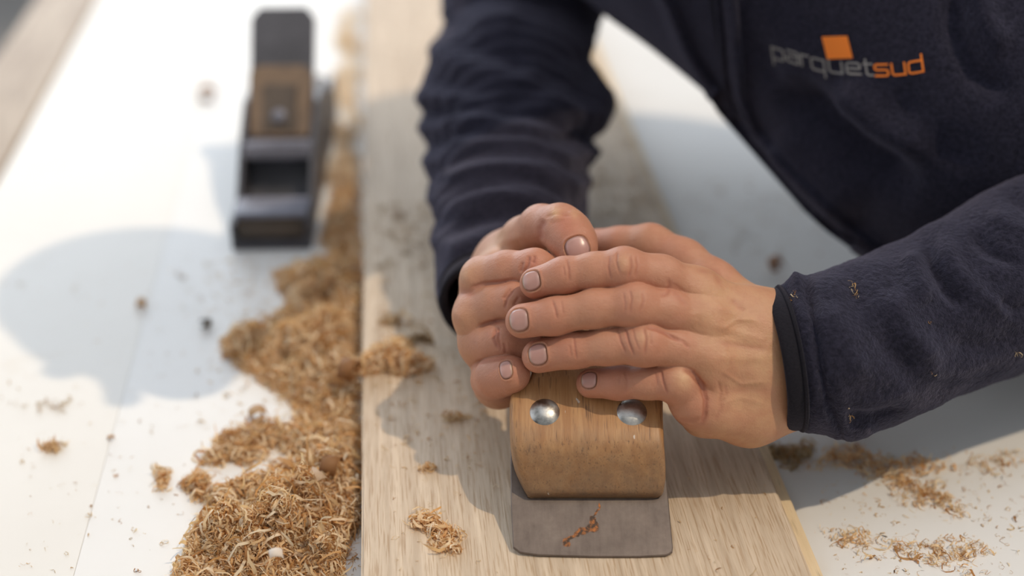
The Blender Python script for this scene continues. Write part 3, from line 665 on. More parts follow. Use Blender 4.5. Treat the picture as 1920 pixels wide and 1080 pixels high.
# ------------------------------------------------------------------ jacket
def loft(pts, step_s, nphi, capinner=True, r_in=None):
    K = np.array([[*P(a, b, c), r * 1e-3] for a, b, c, r in pts]); K = spline(K, step_s); n = len(K)
    T = np.gradient(K[:, :3], axis=0); T /= np.linalg.norm(T, axis=1, keepdims=True)
    ref = -cD; A1 = ref - (T @ ref)[:, None] * T; A1 /= np.linalg.norm(A1, axis=1, keepdims=True); A2 = np.cross(T, A1)
    ph = np.linspace(0, 2 * np.pi, nphi, endpoint=False)
    V = K[:, None, :3] + K[:, None, 3:4] * (np.cos(ph)[None, :, None] * A1[:, None] + np.sin(ph)[None, :, None] * A2[:, None])
    V = V.reshape(-1, 3); i = np.arange(n - 1)[:, None] * nphi; j = np.arange(nphi)[None]; j2 = (j + 1) % nphi
    Fq = np.stack([i + j, i + j2, i + nphi + j2, i + nphi + j], -1).reshape(-1, 4)
    return V, Fq, K, T, A1, A2
# near sleeve
VS, FS, KS, TS, A1, A2 = loft(armL, .0013, 300)
if (vnormals(VS, FS) * (VS - KS[:, :3].repeat(300, 0))).sum() < 0: FS = FS[:, ::-1]
NS = vnormals(VS, FS)
near_strokes = [
 ([(1512, 520), (1522, 590), (1535, 680), (1556, 760), (1580, 812)], -4.2, 7, False), ([(1526, 520), (1540, 600), (1556, 690), (1580, 770)], 1.6, 9), ([(1490, 530), (1500, 600), (1515, 700), (1535, 780)], 1.6, 13, False),
 ([(1486, 520), (1500, 515)], 5.0, 13, False), ([(1575, 815), (1600, 818), (1625, 808)], 4.0, 16, False), ([(1585, 775), (1640, 785), (1700, 772)], -4.0, 12),
 ([(1585, 505), (1620, 570), (1680, 660), (1740, 720)], -4.5, 26), ([(1545, 560), (1580, 640), (1620, 720)], 3.0, 22), ([(1660, 540), (1700, 620), (1760, 690)], 3.5, 26),
 ([(1735, 445), (1745, 490), (1775, 540), (1810, 580)], -5.0, 13), ([(1700, 470), (1715, 520), (1740, 570)], 3.5, 18), ([(1765, 440), (1790, 500), (1840, 560), (1900, 590)], 3.5, 20),
 ([(1820, 430), (1860, 470), (1920, 500)], -4.5, 16), ([(1850, 400), (1900, 430), (1950, 450)], 3.0, 16), ([(1780, 640), (1850, 650), (1930, 620)], -3.0, 20), ([(1720, 700), (1800, 700), (1900, 660)], 2.0, 20),
 ([(1630, 560), (1640, 600), (1660, 640)], 1.5, 14), ([(1600, 760), (1660, 750), (1720, 730)], 2.0, 14), ([(1870, 560), (1900, 580), (1940, 570)], -3, 14), ([(1880, 350), (1930, 390), (1990, 400)], -4, 14)]
V0 = VS.copy(); VS = sculpt(VS, NS, near_strokes); kf = np.clip((np.repeat(np.arange(len(KS)), 300) * .0013 - .008) / .006, 0, 1)[:, None]; VS = V0 + (VS - V0) * kf
sk = np.repeat(np.arange(len(KS)), 300) * .0013; VS = VS - NS * (np.clip((.0085 - sk) / .001, 0, 1) * .0016)[:, None]
xs, ys, zs = proj(VS); up = np.exp(-((xs - 1490) / 14) ** 2) * np.exp(-((ys - 528) / 25) ** 2); VS = VS + cU * (up * .0045)[:, None]
lw = np.exp(-((xs - 1592) / 38) ** 2) * np.exp(-((ys - 800) / 40) ** 2); VS = VS - cU * (lw * .003)[:, None]
NS = vnormals(VS, FS)
fl = facing(VS, NS) > -1
idx = np.where(xs < 2000)[0]
dn = np.array([noise.noise(Vector(v * 380)) * .00035 + noise.noise(Vector(v * 800)) * .0002 + noise.noise(Vector(v * 45)) * .0022 for v in VS[idx]])
VS[idx] += NS[idx] * (dn * np.clip((sk[idx] - .006) / .004, 0, 1))[:, None]
# far sleeve
VF, FF, KF, TF, B1, B2 = loft(armR, .0022, 220)
if (vnormals(VF, FF) * (VF - KF[:, :3].repeat(220, 0))).sum() < 0: FF = FF[:, ::-1]
NF = vnormals(VF, FF)
def arc(y0, x0, x1, sag, tilt=0): return [(x0 + (x1 - x0) * t, y0 + tilt * t + sag * (1 - (2 * t - 1) ** 2)) for t in np.linspace(0, 1, 9)]
far_strokes = [(arc(70, 835, 1000, -8, 60), -6, 13), (arc(110, 800, 1080, -10, 90), 6, 15), (arc(140, 790, 1100, 0, 110), -6, 13), (arc(185, 780, 1120, -25, 60), 6, 13, False), (arc(215, 780, 1110, -30, 50), -5, 11, False),
 (arc(250, 780, 1110, -38, 30), 6, 11, False), (arc(275, 785, 1100, -42, 30), -5, 9, False), (arc(305, 790, 1110, -45, 10), 5.5, 11, False), (arc(330, 795, 1100, -48, 15), -4.5, 9, False), (arc(355, 805, 1100, -45, 0), 5, 11, False),
 (arc(392, 810, 1080, -48, -10), -4.5, 10, False), (arc(420, 820, 1060, -42, -20), 4.5, 12), (arc(455, 820, 1020, -35, -40), -4, 10), (arc(485, 828, 980, -20, -50), 4, 11), (arc(40, 850, 980, -10, 10), 5, 15),
 (arc(518, 830, 930, -10, -50), -3, 9), ([(1130, 110), (1090, 150), (1050, 200)], -7, 16), ([(1135, 150), (1120, 200), (1100, 240)], 8, 20), ([(1060, 130), (1000, 180), (930, 200)], -5, 14), ([(1110, 245), (1060, 262), (1000, 250)], -5, 9)]
far_strokes = [(a[0], a[1] * .72, a[2] * 1.45, *a[3:]) for a in far_strokes]
VF = sculpt(VF, NF, far_strokes); VF = VF + NF * np.array([noise.noise(Vector((v[0] * 22, v[1] * 22, v[2] * 40))) * .004 for v in VF])[:, None]
xf, yf, zf = proj(VF); gs = lambda c, w_: np.exp(-((yf - c) / w_) ** 2)
rt = np.clip((xf - 1010) / 80, 0, 1); lf = np.clip((900 - xf) / 70, 0, 1)
VF = VF + cR * (rt * (.009 * gs(195, 38) - .006 * gs(262, 12) + .002 * gs(288, 10) - .003 * gs(318, 12) + .002 * gs(345, 12) - .006 * gs(110, 22)))[:, None]
VF = VF - cR * (lf * (.004 * gs(92, 16) - .006 * gs(48, 24) + .002 * gs(180, 14) - .0022 * gs(210, 10) + .002 * gs(240, 12) - .002 * gs(275, 10) + .002 * gs(305, 12) - .002 * gs(340, 10) + .0025 * gs(375, 14) - .002 * gs(415, 12) + .002 * gs(450, 14)))[:, None]
# silhouette wobble of the stacked folds all round the sleeve
sv = np.repeat(np.arange(len(KF)), 220) * .0022; NF = vnormals(VF, FF)
VF = VF + NF * (.0006 * np.sin(sv / .0125 * 2 * np.pi + .8 * np.sin(np.tile(np.linspace(0, 2 * np.pi, 220, endpoint=False), len(KF)))))[:, None] * np.clip((sv - .02) / .03, 0, 1)[:, None]
# torso
def sd_jacket(Q): return np.maximum(sd_torso(Q), Q @ W(.2, -.2, .96) - ((neck0 + W(0, 0, .05)) @ W(.2, -.2, .96)))
VT, FT = surface(sd_jacket, (-.12, .60, -.26), (.85, 1.35, .60), .0042, 2); NT = vnormals(VT, FT)
zipA = [(1235, -40), (1262, 20), (1290, 90), (1335, 170), (1375, 235), (1415, 290), (1480, 352), (1560, 425), (1640, 482)]
zipB = [(1370, -60), (1378, 20), (1385, 100), (1392, 180), (1418, 250), (1465, 310), (1530, 370), (1600, 430), (1660, 475)]
torso_strokes = [(zipA, 4, 16, False), (zipB, 4, 16, False),

 ([(1470, 150), (1540, 220), (1620, 290), (1730, 350)], -15, 34), ([(1440, 250), (1520, 330), (1620, 400)], 11, 36), ([(1560, 160), (1640, 230), (1760, 290)], 11, 38), ([(1650, 180), (1740, 260), (1850, 300)], -4, 30), ([(1420, 60), (1450, 150), (1500, 230)], -3, 18),
 ([(1780, -50), (1790, 60), (1830, 140), (1900, 180)], -8, 24), ([(1830, -50), (1850, 40), (1890, 100)], 6, 22), ([(1100, -50), (1150, 30), (1220, 130), (1300, 230)], -3, 22), ([(1180, 60), (1260, 170), (1350, 270), (1450, 370)], 2.0, 16)]
VT = sculpt(VT, NT, torso_strokes); NT = vnormals(VT, FT)
V, F_, C = joinm([(VS, FS, np.ones((len(VS), 3))), (VF, FF, np.ones((len(VF), 3))), (VT, FT, np.ones((len(VT), 3)))])
jacket = link('fleece_jacket', arrmesh('fleece_jacket', V, F_), M['fleece'], person); jacket['label'] = 'navy blue fleece jacket with zip and chest logo'
# cuff bindings
def ring_strip(K, T, a1, a2, prof, nphi, name):
    """prof: list of (distance along sleeve m, extra radius m) swept round the opening"""
    ph = np.linspace(0, 2 * np.pi, nphi, endpoint=False); Vs = []
    c = K[0, :3]; t = T[0]; e1, e2 = a1[0], a2[0]
    for s, dr in prof: Vs.append(c + t * s + (K[0, 3] + dr) * (np.cos(ph)[:, None] * e1 + np.sin(ph)[:, None] * e2))
    V = np.vstack(Vs); n = len(prof); i = np.arange(n)[:, None] * nphi; i2 = ((np.arange(n) + 1) % n)[:, None] * nphi; j = np.arange(nphi)[None]; j2 = (j + 1) % nphi
    Fq = np.stack([i + j, i + j2, i2 + j2, i2 + j], -1).reshape(-1, 4)
    o = link(name, arrmesh(name, V, Fq), M['binding'], jacket); o['label'] = 'smooth dark cuff binding'
pf = [(-.0010, -.0030), (-.0022, -.0018), (-.0022, .0002), (-.0012, .0010), (.0052, .0018), (.0058, .0012), (.0062, .0026), (.0070, .0031), (.0078, .0026), (.0080, .0008), (.0080, -.002), (.004, -.0034)]
ring_strip(KS, TS, A1, A2, pf, 160, 'cuff_binding'); ring_strip(KF, TF, B1, B2, pf, 120, 'cuff_binding')
tj = bvh(VT, FT)
# zip: a narrow tape with teeth lying between the two welts
tj = bvh(VT, FT)
zp = resample([(1330, -60), (1337, 20), (1352, 110), (1378, 190), (1412, 256), (1475, 330), (1560, 400), (1640, 470)], 5)
bm = bmesh.new()
for (x, y) in zp:
    p, n = hitpx(tj, x, y)
    if p is None: continue
    r = bmesh.ops.create_cube(bm, size=1); q = n.to_track_quat('Z', 'Y').to_matrix().to_4x4()
    bmesh.ops.transform(bm, matrix=Matrix.Translation(p + n * .0002) @ q @ Matrix.Diagonal((.0016, .0011, .0012, 1)), verts=r['verts'])
zo = fin('zip', bm, M['binding'], None); zo.parent = jacket
def welt(name, path, wpx, h, mat):
    pts = resample(path, 6); ring = []; prof = [(-1, -.3), (-.9, .45), (-.55, .9), (0, 1), (.55, .9), (.9, .45), (1, -.3)]
    tg = np.gradient(pts, axis=0); tg /= np.linalg.norm(tg, axis=1, keepdims=True); nr = np.stack([-tg[:, 1], tg[:, 0]], 1); Vs = []
    for q, n_ in zip(pts, nr):
        c, nn = hitpx(tj, *q); c2, _ = hitpx(tj, *(q + n_ * wpx)); 
        if c is None: continue
        c = np.array(c); nn = np.array(nn); sd = np.array(c2) - c if c2 else np.cross(nn, cR) * wpx / 2800; Vs.append([c + sd * a + nn * h * b_ for a, b_ in prof])
    n = len(Vs); k = len(prof); Fq = [(i * k + j, i * k + j + 1, (i + 1) * k + j + 1, (i + 1) * k + j) for i in range(n - 1) for j in range(k - 1)]
    return link(name, arrmesh(name, np.array(Vs).reshape(-1, 3), Fq), mat, jacket)
welt('zip_welt', zipA, 9, .0045, M['fleece']); welt('zip_welt', zipB, 7, .004, M['fleece'])
welt('zip_welt', [(x - 27, y + 6) for x, y in zipB], 4, .003, M['fleece'])
# chest logo, printed flat on the cloth
LET = {'p': [[(0, 1), (0, -.55)], [(0, .97), (.85, .97), (1, .85), (1, .12), (.85, 0), (0, 0)]],
 'a': [[(.08, 1), (.85, 1), (1, .85), (1, 0), (.15, 0), (0, .12), (0, .42), (.15, .56), (1, .56)]],
 'r': [[(0, 0), (0, 1)], [(0, .78), (.3, 1), (1, 1)]],
 'q': [[(1, 1), (.15, 1), (0, .85), (0, .12), (.15, 0), (1, 0)], [(1, 1), (1, -.5)]],
 'u': [[(0, 1), (0, .15), (.15, 0), (1, 0)], [(1, 1), (1, 0)]],
 'e': [[(1, 0), (.15, 0), (0, .15), (0, .85), (.15, 1), (.85, 1), (1, .85), (1, .5), (0, .5)]],
 't': [[(.3, 1.4), (.3, .15), (.5, 0), (1, 0)], [(0, 1), (1, 1)]],
 's': [[(1, 1), (.12, 1), (0, .88), (0, .62), (.12, .52), (.88, .52), (1, .42), (1, .12), (.88, 0), (0, 0)]],
 'd': [[(1, 1.5), (1, 0)], [(1, 1), (.15, 1), (0, .85), (0, .12), (.15, 0), (1, 0)]]}
word = [('p', 1451, 1472, 111), ('a', 1478, 1499, 117), ('r', 1505, 1519, 124), ('q', 1524, 1548, 131), ('u', 1557, 1581, 136), ('e', 1590, 1615, 139), ('t', 1622, 1638, 141), ('s', 1643, 1667, 142), ('u', 1675, 1699, 140), ('d', 1706, 1732, 136)]
def cloth(x, y, off):
    p, n = hitpx(tj, x, y); return np.array(p) + np.array(n) * off
slope = lambda x: np.interp(x, [1450, 1530, 1600, 1660, 1730], [.33, .27, .06, -.03, -.20])
for name, sel, mat in (('logo_text', range(0, 7), 'grey'), ('logo_text', range(7, 10), 'orange')):
    Vs, Fq = [], []
    for i in sel:
        ch, x0, x1, yb = word[i]; xm = (x0 + x1) / 2; sl = slope(xm)
        T_ = lambda a, b: (x0 + a * (x1 - x0) - b * 3.0, yb + sl * (a - .5) * (x1 - x0) - b * 21)
        for st_ in LET[ch]:
            pts = resample([T_(a, b) for a, b in st_], 1.6); tg = np.gradient(pts, axis=0); tg /= np.linalg.norm(tg, axis=1, keepdims=True) + 1e-9; nr = np.stack([-tg[:, 1], tg[:, 0]], 1)
            # square caps
            pts[0] -= tg[0] * 1.8; pts[-1] += tg[-1] * 1.8
            b0 = len(Vs)
            for p_, n_ in zip(pts, nr):
                for s in (-1.8, 1.8): Vs.append(cloth(*(p_ + n_ * s), .0007))
            for k in range(len(pts) - 1): a = b0 + 2 * k; Fq.append((a, a + 1, a + 3, a + 2))
    o = link(name, arrmesh(name, Vs, Fq), M[mat], jacket)
    o['label'] = 'grey printed word parquet' if mat == 'grey' else 'orange printed word sud'
Vs = [cloth(1541.5 + 48 * a + 10.5 * b, 68.5 + 42 * b - 1.5 * a, .0007) for b in np.linspace(0, 1, 8) for a in np.linspace(0, 1, 8)]
Fq = [(j * 8 + i, j * 8 + i + 1, (j + 1) * 8 + i + 1, (j + 1) * 8 + i) for j in range(7) for i in range(7)]
o = link('logo_square', arrmesh('logo_square', Vs, Fq), M['orange'], jacket); o['label'] = 'orange printed square'

# ------------------------------------------------------------------ wood shavings
def rotm(n):
    q = rng.normal(size=(n, 4)); q /= np.linalg.norm(q, axis=1, keepdims=True); w_, x, y, z = q.T
    return np.stack([1 - 2 * (y * y + z * z), 2 * (x * y - z * w_), 2 * (x * z + y * w_), 2 * (x * y + z * w_), 1 - 2 * (x * x + z * z), 2 * (y * z - x * w_), 2 * (x * z - y * w_), 2 * (y * z + x * w_), 1 - 2 * (x * x + y * y)], -1).reshape(n, 3, 3)
PAL = np.array([(.82, .67, .44), (.76, .55, .30), (.88, .78, .58), (.66, .40, .17), (.48, .25, .09), (.84, .71, .50)])
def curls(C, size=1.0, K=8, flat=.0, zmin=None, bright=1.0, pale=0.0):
    """one ribbon mesh per centre: a strip wound on a small irregular helix"""
    n = len(C); C = np.asarray(C); s = size * rng.lognormal(0, .35, n)
    R_ = s * rng.uniform(.0008, .0034, n); tot = rng.uniform(1.5, 8.0, n); pitch = s * rng.uniform(-.0016, .002, n); wd = s * rng.uniform(.00018, .0008, n) * np.where(rng.uniform(size=n) < .03, 1.5, 1) * np.clip(1.3 - .3 * s, .6, 1)
    t = np.linspace(0, 1, K + 1)[None]; a = tot[:, None] * t + rng.uniform(0, 6, n)[:, None]; rr = R_[:, None] * (1 + rng.uniform(-.5, .9, n)[:, None] * t)
    cx, cy, cz = rr * np.cos(a), rr * np.sin(a), (pitch * tot)[:, None] * (t - .5)
    jit = rng.normal(0, .00022, (n, K + 1, 3)) * s[:, None, None]
    mid = np.stack([cx, cy, cz], -1) + jit; wv = np.zeros((n, K + 1, 3)); wv[..., 2] = wd[:, None] * (1 - .6 * np.abs(2 * t - 1) ** 3); wv[..., 0] = wd[:, None] * .35 * np.sin(a * 1.3)
    L = np.stack([mid - wv, mid + wv], 2); mid0 = mid.mean(1)[:, None, None]; L = L - mid0
    Rm = rotm(n); L = np.einsum('nij,nkwj->nkwi', Rm, L)
    L[..., 2] *= (1 - flat)
    V = L + C[:, None, None]
    if zmin is not None: V[..., 2] = np.maximum(V[..., 2], zmin)
    V = V.reshape(-1, 3); b = (np.arange(n) * (K + 1) * 2)[:, None] + (np.arange(K) * 2)[None]; Fq = np.stack([b, b + 1, b + 3, b + 2], -1).reshape(-1, 4)
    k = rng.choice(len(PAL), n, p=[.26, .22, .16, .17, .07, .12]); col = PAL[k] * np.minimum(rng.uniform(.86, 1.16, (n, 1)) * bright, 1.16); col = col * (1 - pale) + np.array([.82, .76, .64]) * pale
    return V, Fq, np.repeat(col, (K + 1) * 2, 0)
def inpoly(x, y, poly):
    c = np.zeros(len(x), bool); j = len(poly) - 1
    for i in range(len(poly)):
        xi, yi = poly[i]; xj, yj = poly[j]
        c ^= ((yi > y) != (yj > y)) & (x < (xj - xi) * (y - yi) / (yj - yi + 1e-12) + xi); j = i
    return c
def Gv(x, y, h=0.0): return np.stack([G(a, b, h) for a, b in zip(x, y)])
def polyd(x, y, poly):
    d, _ = polydist(x, y, list(poly) + [poly[0]]); return d
def shav_object(name, parts, label, cat, kind='stuff', group=None):
    V, F_, C = joinm(parts); me = arrmesh(name, V, F_); colattr(me, C); o = link(name, me, M['shav']); return tag(o, label, cat, group, kind)
# big pile on the sheet along the board: outline of its footprint in the photograph's frame
heap = [(677, 985), (662, 1010), (648, 1040), (640, 1100), (320, 1100), (345, 1045), (385, 965), (400, 930), (470, 905), (520, 880), (560, 862), (520, 845), (420, 842), (392, 825), (470, 800), (560, 790), (540, 760), (480, 715), (418, 672), (412, 640), (440, 618), (500, 600), (540, 575), (520, 545), (508, 515), (560, 495), (610, 480), (592, 440), (585, 380), (600, 350), (640, 345), (680, 345), (677, 700)]
pt_ = []
while len(pt_) < 1:
    X = rng.uniform(320, 678, 260000); Y = rng.uniform(345, 1095, 260000)
    m = inpoly(X, Y, heap); X, Y = X[m], Y[m]; d = polyd(X, Y, heap); edge_b = 678 - X
    de = np.minimum(d, 60)
    # density falls off in the thin places and with distance
    thin = 1 - .55 * np.exp(-((Y - 770) / 55) ** 2) - .25 * np.exp(-((Y - 860) / 25) ** 2) * (X < 600)
    rag = np.array([noise.noise(Vector((x * .045, y * .06, 5))) for x, y in zip(X, Y)])
    keep = rng.uniform(size=len(X)) < np.clip(.12 + (de + 16 * rag * (X < 660)) / 24, 0.01, 1) * np.clip(.35 + .65 * (Y - 345) / 600, 0, 1) * thin
    X, Y, d = X[keep], Y[keep], d[keep]; pt_.append(1)
X, Y, d = X[:68000], Y[:68000], d[:68000]
h = np.clip(np.minimum(d, 75) / 75, 0, 1) ** .8 * np.interp(Y, [350, 480, 560, 620, 680, 760, 830, 900, 1000, 1090], [.006, .008, .020, .016, .018, .010, .010, .017, .022, .022])
lump = np.array([noise.noise(Vector((x * .022, y * .022, 0))) + .6 * noise.noise(Vector((x * .06, y * .06, 3))) for x, y in zip(X, Y)]); h = h * np.clip(.7 + 1.15 * lump, .1, 1.9)
base = Gv(X, Y); z = h * rng.uniform(.55, 1.0, len(X)) + .0012
C0 = base.copy(); C0[:, 2] = z
lim = bo.x  # keep the heap left of the board's side
bx_ = np.array([tolocal(p).x for p in base]); ok = (bx_ < bl - .0025) & ~((base[:, 0] < pm[0] + .034) & (base[:, 1] > pm[1] - .006)); C0 = C0[ok]
big = rng.uniform(size=len(C0)) < .2
shav_object('shavings_heap', [curls(C0[~big], .58, 8, 0, .0004), curls(C0[big], 1.0, 11, 0, .0004)], 'long heap of curly tan wood shavings on the white sheet against the oak board', 'wood shavings')
# light, thinner drift farther back along the board
X = rng.uniform(590, 684, 16000); Y = rng.uniform(20, 350, 16000)
nn = np.array([noise.noise(Vector((x * .03, y * .03, 9))) for x, y in zip(X, Y)]); m = (nn + .12 * (X - 640) / 50 > .06) & (rng.uniform(size=len(X)) < .35); X, Y = X[m][:2000], Y[m][:2000]
C1 = Gv(X, Y); C1 = C1[(np.array([tolocal(p).x for p in C1]) < bl - .003) & (C1[:, 0] > pm[0] + .036 - .09 * (C1[:, 1] - pm[1]))]; C1[:, 2] = rng.uniform(.001, .007, len(C1))
shav_object('shavings_drift', [curls(C1[::2], 1.0, 6, .2, .0004, 1.05, .7)], 'thin pale drift of shavings along the board behind the big heap', 'wood shavings')
def clump(name, cx, cy, rx, ry, n, h, z0, size, label, ang=0, bright=1.0):
    r = np.sqrt(rng.uniform(0, 1, n)) ; a = rng.uniform(0, 2 * np.pi, n); wob = 1 + .35 * np.sin(a * 3 + cx) + .2 * np.sin(a * 5 + cy)
    u, v = r * wob * np.cos(a) * rx, r * wob * np.sin(a) * ry; ca, sa = math.cos(ang), math.sin(ang)
    B = Gv(cx + u * ca - v * sa, cy + u * sa + v * ca, z0); B[:, 2] = z0 + .0008 + h * (1 - np.clip(r, 0, 1) ** 1.5) * rng.uniform(0, 1, n)
    return shav_object(name, [curls(B, size, 8, .1, z0 + .0003, bright)], label, 'wood shavings')
clump('shavings_clump', 735, 680, 62, 26, 1500, .014, TB, .8, 'airy clump of curly shavings on the left edge of the oak board beside the heap', bright=1.05)
clump('shavings_clump', 812, 990, 44, 12, 300, .004, TB, .8, 'upper half of the loose shavings tuft on the oak board left of the blade', .35, 1.08)
clump('shavings_clump', 832, 1020, 26, 14, 170, .003, TB, .8, 'small tuft of shavings on the board, nearest the camera, left of the blade', .6, 1.08)
clump('shavings_clump', 372, 915, 26, 20, 320, .008, 0, .8, 'small spur of shavings on the sheet just left of the big heap', 1.0)
clump('shavings_clump', 304, 898, 12, 18, 90, .004, 0, .8, 'little tuft of shavings on the white sheet, detached left of the heap')
clump('shavings_clump', 440, 850, 50, 26, 700, .006, 0, .8, 'flat patch of shavings at the left edge of the heap, above its spur')
clump('shavings_clump', 640, 560, 50, 50, 300, .020, 0, 1.4, 'tall tuft crowning the brown part of the heap level with the far wrist')
clump('shavings_clump', 1590, 795, 30, 16, 260, .004, 0, .55, 'strip of shavings in the shade under the near sleeve', bright=1.05)
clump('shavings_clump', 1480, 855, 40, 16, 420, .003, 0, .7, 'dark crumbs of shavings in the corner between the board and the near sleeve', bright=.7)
clump('shavings_clump', 1590, 862, 60, 22, 230, .003, 0, .55, 'loose shavings on the right sheet nearest the sleeve shadow', bright=1.03)
clump('shavings_clump', 1680, 880, 95, 24, 260, .003, 0, .55, 'long loose scatter of shavings on the right sheet below the near sleeve', bright=1.03)
clump('shavings_clump', 1700, 915, 60, 26, 170, .003, 0, .55, 'shavings patch in the middle of the right sheet', .5)
clump('shavings_clump', 1760, 940, 50, 22, 130, .003, 0, .55, 'shavings patch on the right sheet, right of the middle patch', .4)
clump('shavings_clump', 1600, 1015, 55, 22, 90, .002, 0, .55, 'sparse shavings on the right sheet near the bottom of the board', .2)
clump('shavings_clump', 1770, 1040, 95, 30, 210, .003, 0, .55, 'shavings on the right sheet at the bottom of the picture', .1)
clump('shavings_clump', 1870, 870, 60, 24, 70, .002, 0, .7, 'few shavings by the right end of the sleeve shadow')
clump('shavings_clump', 98, 840, 20, 9, 55, .003, 0, .8, 'small tuft of shavings alone on the far left of the white sheet', bright=.9)
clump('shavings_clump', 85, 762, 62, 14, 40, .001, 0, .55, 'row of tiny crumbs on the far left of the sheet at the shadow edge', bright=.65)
clump('shavings_clump', 860, 540, 30, 20, 60, .004, TB, .9, 'shavings on the board beside the far cuff', bright=.8)
for cx, cy, rx, ry, n, lb in [(655, 90, 30, 34, 130, 'farthest blurred patch of pale shavings along the board'), (640, 175, 34, 40, 200, 'blurred patch of pale shavings beside the upper end of the hand plane'),
     (650, 255, 26, 36, 170, 'blurred patch of pale shavings beside the middle of the hand plane'), (640, 325, 32, 30, 260, 'blurred shavings patch where the thin drift meets the big heap')]:
    B0 = Gv(cx + rng.normal(0, rx * .55, n), cy + rng.normal(0, ry * .5, n)); B0 = B0[(np.array([tolocal(q).x for q in B0]) < bl - .004) & (B0[:, 0] > pm[0] + .036 - .09 * (B0[:, 1] - pm[1]))]; B0[:, 2] = rng.uniform(.001, .007, len(B0))
    shav_object('shavings_clump', [curls(B0[::2], 1.3, 7, .1, .0004, 1.05, .7)], lb, 'wood shavings')
clump('shavings_clump', 735, 603, 24, 8, 90, .003, TB, .7, 'faint shavings on the board above the airy clump', bright=.8)
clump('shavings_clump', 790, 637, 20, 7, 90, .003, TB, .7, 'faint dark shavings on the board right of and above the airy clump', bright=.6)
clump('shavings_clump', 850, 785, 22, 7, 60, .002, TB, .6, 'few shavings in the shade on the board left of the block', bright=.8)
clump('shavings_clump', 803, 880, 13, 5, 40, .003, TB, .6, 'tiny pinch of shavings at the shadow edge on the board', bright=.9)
# crumbs scattered thinly
def crumbs(name, n, xr, yr, z0, size, label, cond=None, bright=.9):
    X = rng.uniform(*xr, n); Y = rng.uniform(*yr, n)
    if cond is not None: m = cond(X, Y); X, Y = X[m], Y[m]
    B = Gv(X, Y, z0); B[:, 2] = z0 + .0006
    return shav_object(name, [curls(B, size, 5, .5, z0 + .0002, bright)], label, 'wood crumbs')
crumbs('sawdust_crumbs', 3000, (250, 680), (480, 1080), 0, .5, 'fine wood crumbs sprinkled on the white sheet round the heap', lambda x, y: (rng.uniform(size=len(x)) < np.exp(-(np.maximum(500 - x + .25 * (y - 700), 0) / 85) ** 2)))
crumbs('sawdust_crumbs', 170, (0, 420), (480, 1080), 0, .38, 'sparse specks of wood on the left part of the white sheet', bright=.7)
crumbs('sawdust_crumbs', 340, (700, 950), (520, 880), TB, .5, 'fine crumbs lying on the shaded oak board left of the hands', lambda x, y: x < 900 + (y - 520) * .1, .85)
crumbs('sawdust_crumbs', 90, (690, 1500), (880, 1080), TB, .4, 'specks on the sunlit near end of the oak board', lambda x, y: (x < 950) | (x > 1270) & (x < 1440), .8)
crumbs('sawdust_crumbs', 300, (1540, 1920), (840, 1080), 0, .45, 'fine crumbs on the sunlit right sheet', lambda x, y: x > 1480 + (y - 860) * .45)
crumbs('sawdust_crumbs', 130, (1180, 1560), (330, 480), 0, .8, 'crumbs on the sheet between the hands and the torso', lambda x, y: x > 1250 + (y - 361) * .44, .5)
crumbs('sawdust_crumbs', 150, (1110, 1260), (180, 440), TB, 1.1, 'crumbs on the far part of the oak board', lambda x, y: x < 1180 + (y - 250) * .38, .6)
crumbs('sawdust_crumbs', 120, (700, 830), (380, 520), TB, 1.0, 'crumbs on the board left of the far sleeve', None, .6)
# single larger curls that stand out: each its own object
def big_curl(px, py, z0, R_, wd, turns, rz, tilt, col, name, label, group=None, rise=0.0):
    K = 28; V = []
    for k in range(K + 1):
        t = k / K; a = turns * 2 * math.pi * t; r = R_ * (1 - .45 * t)
        for s in (-.5, .5): V.append((r * math.cos(a), s * wd * (1 - .3 * t) + wd * .25 * t, r * math.sin(a)))
    V = np.array(V); Rm = np.array((Matrix.Rotation(rz, 3, 'Z') @ Matrix.Rotation(tilt, 3, 'X'))); V = V @ Rm.T; V[:, 2] -= V[:, 2].min(); V = V + G(px, py, z0 + R_ * .6 + rise) * [1, 1, 0] + [0, 0, z0 + .0003 + rise]
    Fq = [(2 * k, 2 * k + 1, 2 * k + 3, 2 * k + 2) for k in range(K)]
    me = arrmesh(name, V, Fq); colattr(me, np.tile(col, (len(V), 1))); o = link(name, me, M['shav']); o.modifiers.new('s', 'SOLIDIFY').thickness = .0002
    return tag(o, label, 'wood shaving', group)
brown, cream, tan = (.40, .20, .08), (.80, .68, .52), (.62, .42, .22)
big_curl(484, 783, 0, .006, .009, 1.1, .4, 0, tan, 'shaving_curl', 'rolled brown shaving alone on the sheet left of the heap, level with the hands')
big_curl(622, 880, 0, .0065, .010, 1.3, 1.4, .1, brown, 'shaving_curl', 'dark ring shaped curl on the heap against the board edge', rise=.014)
big_curl(590, 905, 0, .0062, .010, .85, .9, .3, (.70, .56, .40), 'shaving_curl', 'broad pale shaving curl on the heap beside the dark ring', rise=.017)
big_curl(655, 700, 0, .0075, .010, 1.4, 1.3, .1, brown, 'shaving_curl', 'dark curl at the board edge beside the airy clump', rise=.018)
big_curl(515, 1040, 0, .004, .005, .6, .3, .5, (.88, .86, .82), 'shaving_curl', 'small white curl lying on the near part of the heap', rise=.030)
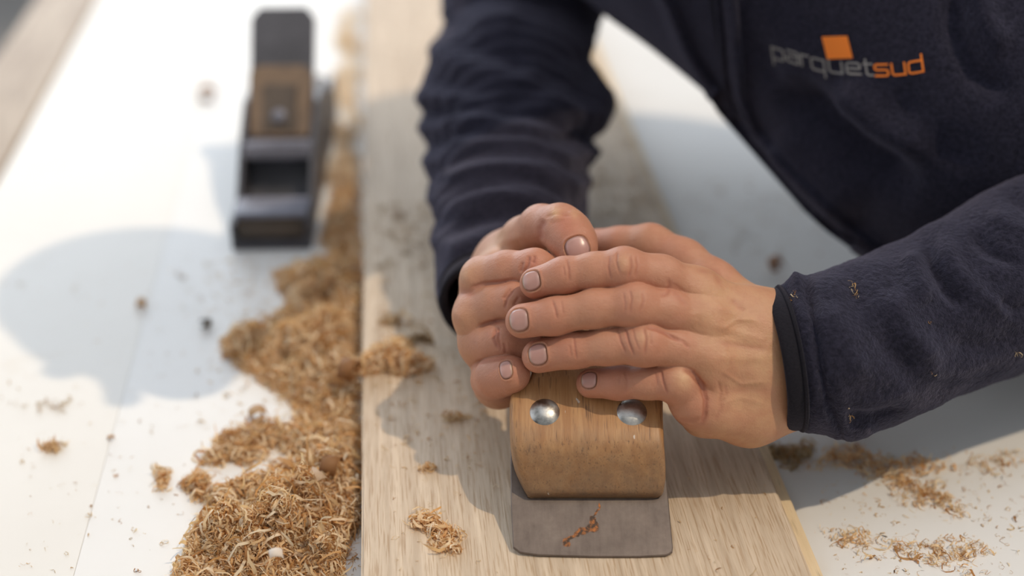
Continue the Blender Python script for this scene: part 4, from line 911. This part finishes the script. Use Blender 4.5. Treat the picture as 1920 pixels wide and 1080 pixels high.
big_curl(207, 822, 0, .0024, .0022, .7, .5, .5, tan, 'shaving_curl', 'tiny brown curl on the left sheet, right of the lone tuft')
big_curl(388, 180, 0, .009, .012, .9, .2, .2, brown, 'shaving_curl', 'blurred brown shaving on the sheet left of the hand plane')
big_curl(388, 608, 0, .004, .007, .8, 2.2, .2, (.3, .27, .24), 'shaving_curl', 'grey sliver on the shaded sheet left of the heap')
big_curl(1455, 500, 0, .006, .010, .9, .2, .2, brown, 'shaving_curl', 'brown shaving on the sheet between the hand and the torso')
big_curl(262, 572, 0, .004, .009, .6, .1, .2, tan, 'shaving_curl', 'faint tan shaving on the shaded left sheet')
for (x, y, s, a, lb) in [(165, 968, .0016, .5, 'tiny chip on the near left sheet, left of the narrow streak shaped one'), (246, 995, .0024, .1, 'narrow streak shaped chip on the near left sheet'), (262, 1072, .0018, .9, 'tiny chip at the bottom edge of the picture beside the heap'),
     (50, 1062, .0026, .3, 'brown chip in the bottom left corner of the picture'), (220, 893, .0012, 1.2, 'tiny chip on the left sheet below the tiny brown curl'), (308, 1020, .0014, .4, 'tiny chip on the sheet close to the near left edge of the heap')]:
    B = np.tile(G(x, y), (4, 1)) + np.stack([rng.normal(0, s * .6, 4), rng.normal(0, s * .3, 4), np.full(4, .0008)], 1)
    shav_object('shaving_chip', [curls(B, .45, 7, .4, .0002, .8)], lb, 'wood shaving', 'thing', 'tiny chips on the near left of the sheet')
# bits of shaving caught in the pile of the near sleeve
tsv = bvh(VS, FS); pts_s = []
for (x, y, n) in [(1484, 556, 5), (1492, 550, 4), (1598, 535, 6), (1604, 552, 6), (1590, 783, 5), (1905, 663, 4), (1737, 603, 2), (1750, 702, 2)]:
    for _ in range(n):
        h, nn = hitpx(tsv, x + rng.normal(0, 3), y + rng.normal(0, 5))
        if h is not None: pts_s.append(np.array(h) + np.array(nn) * .0008)
shav_object('sleeve_shavings', [curls(np.array(pts_s), .32, 6)], 'tiny pale bits of shaving caught in the fleece of the near sleeve', 'wood crumbs')
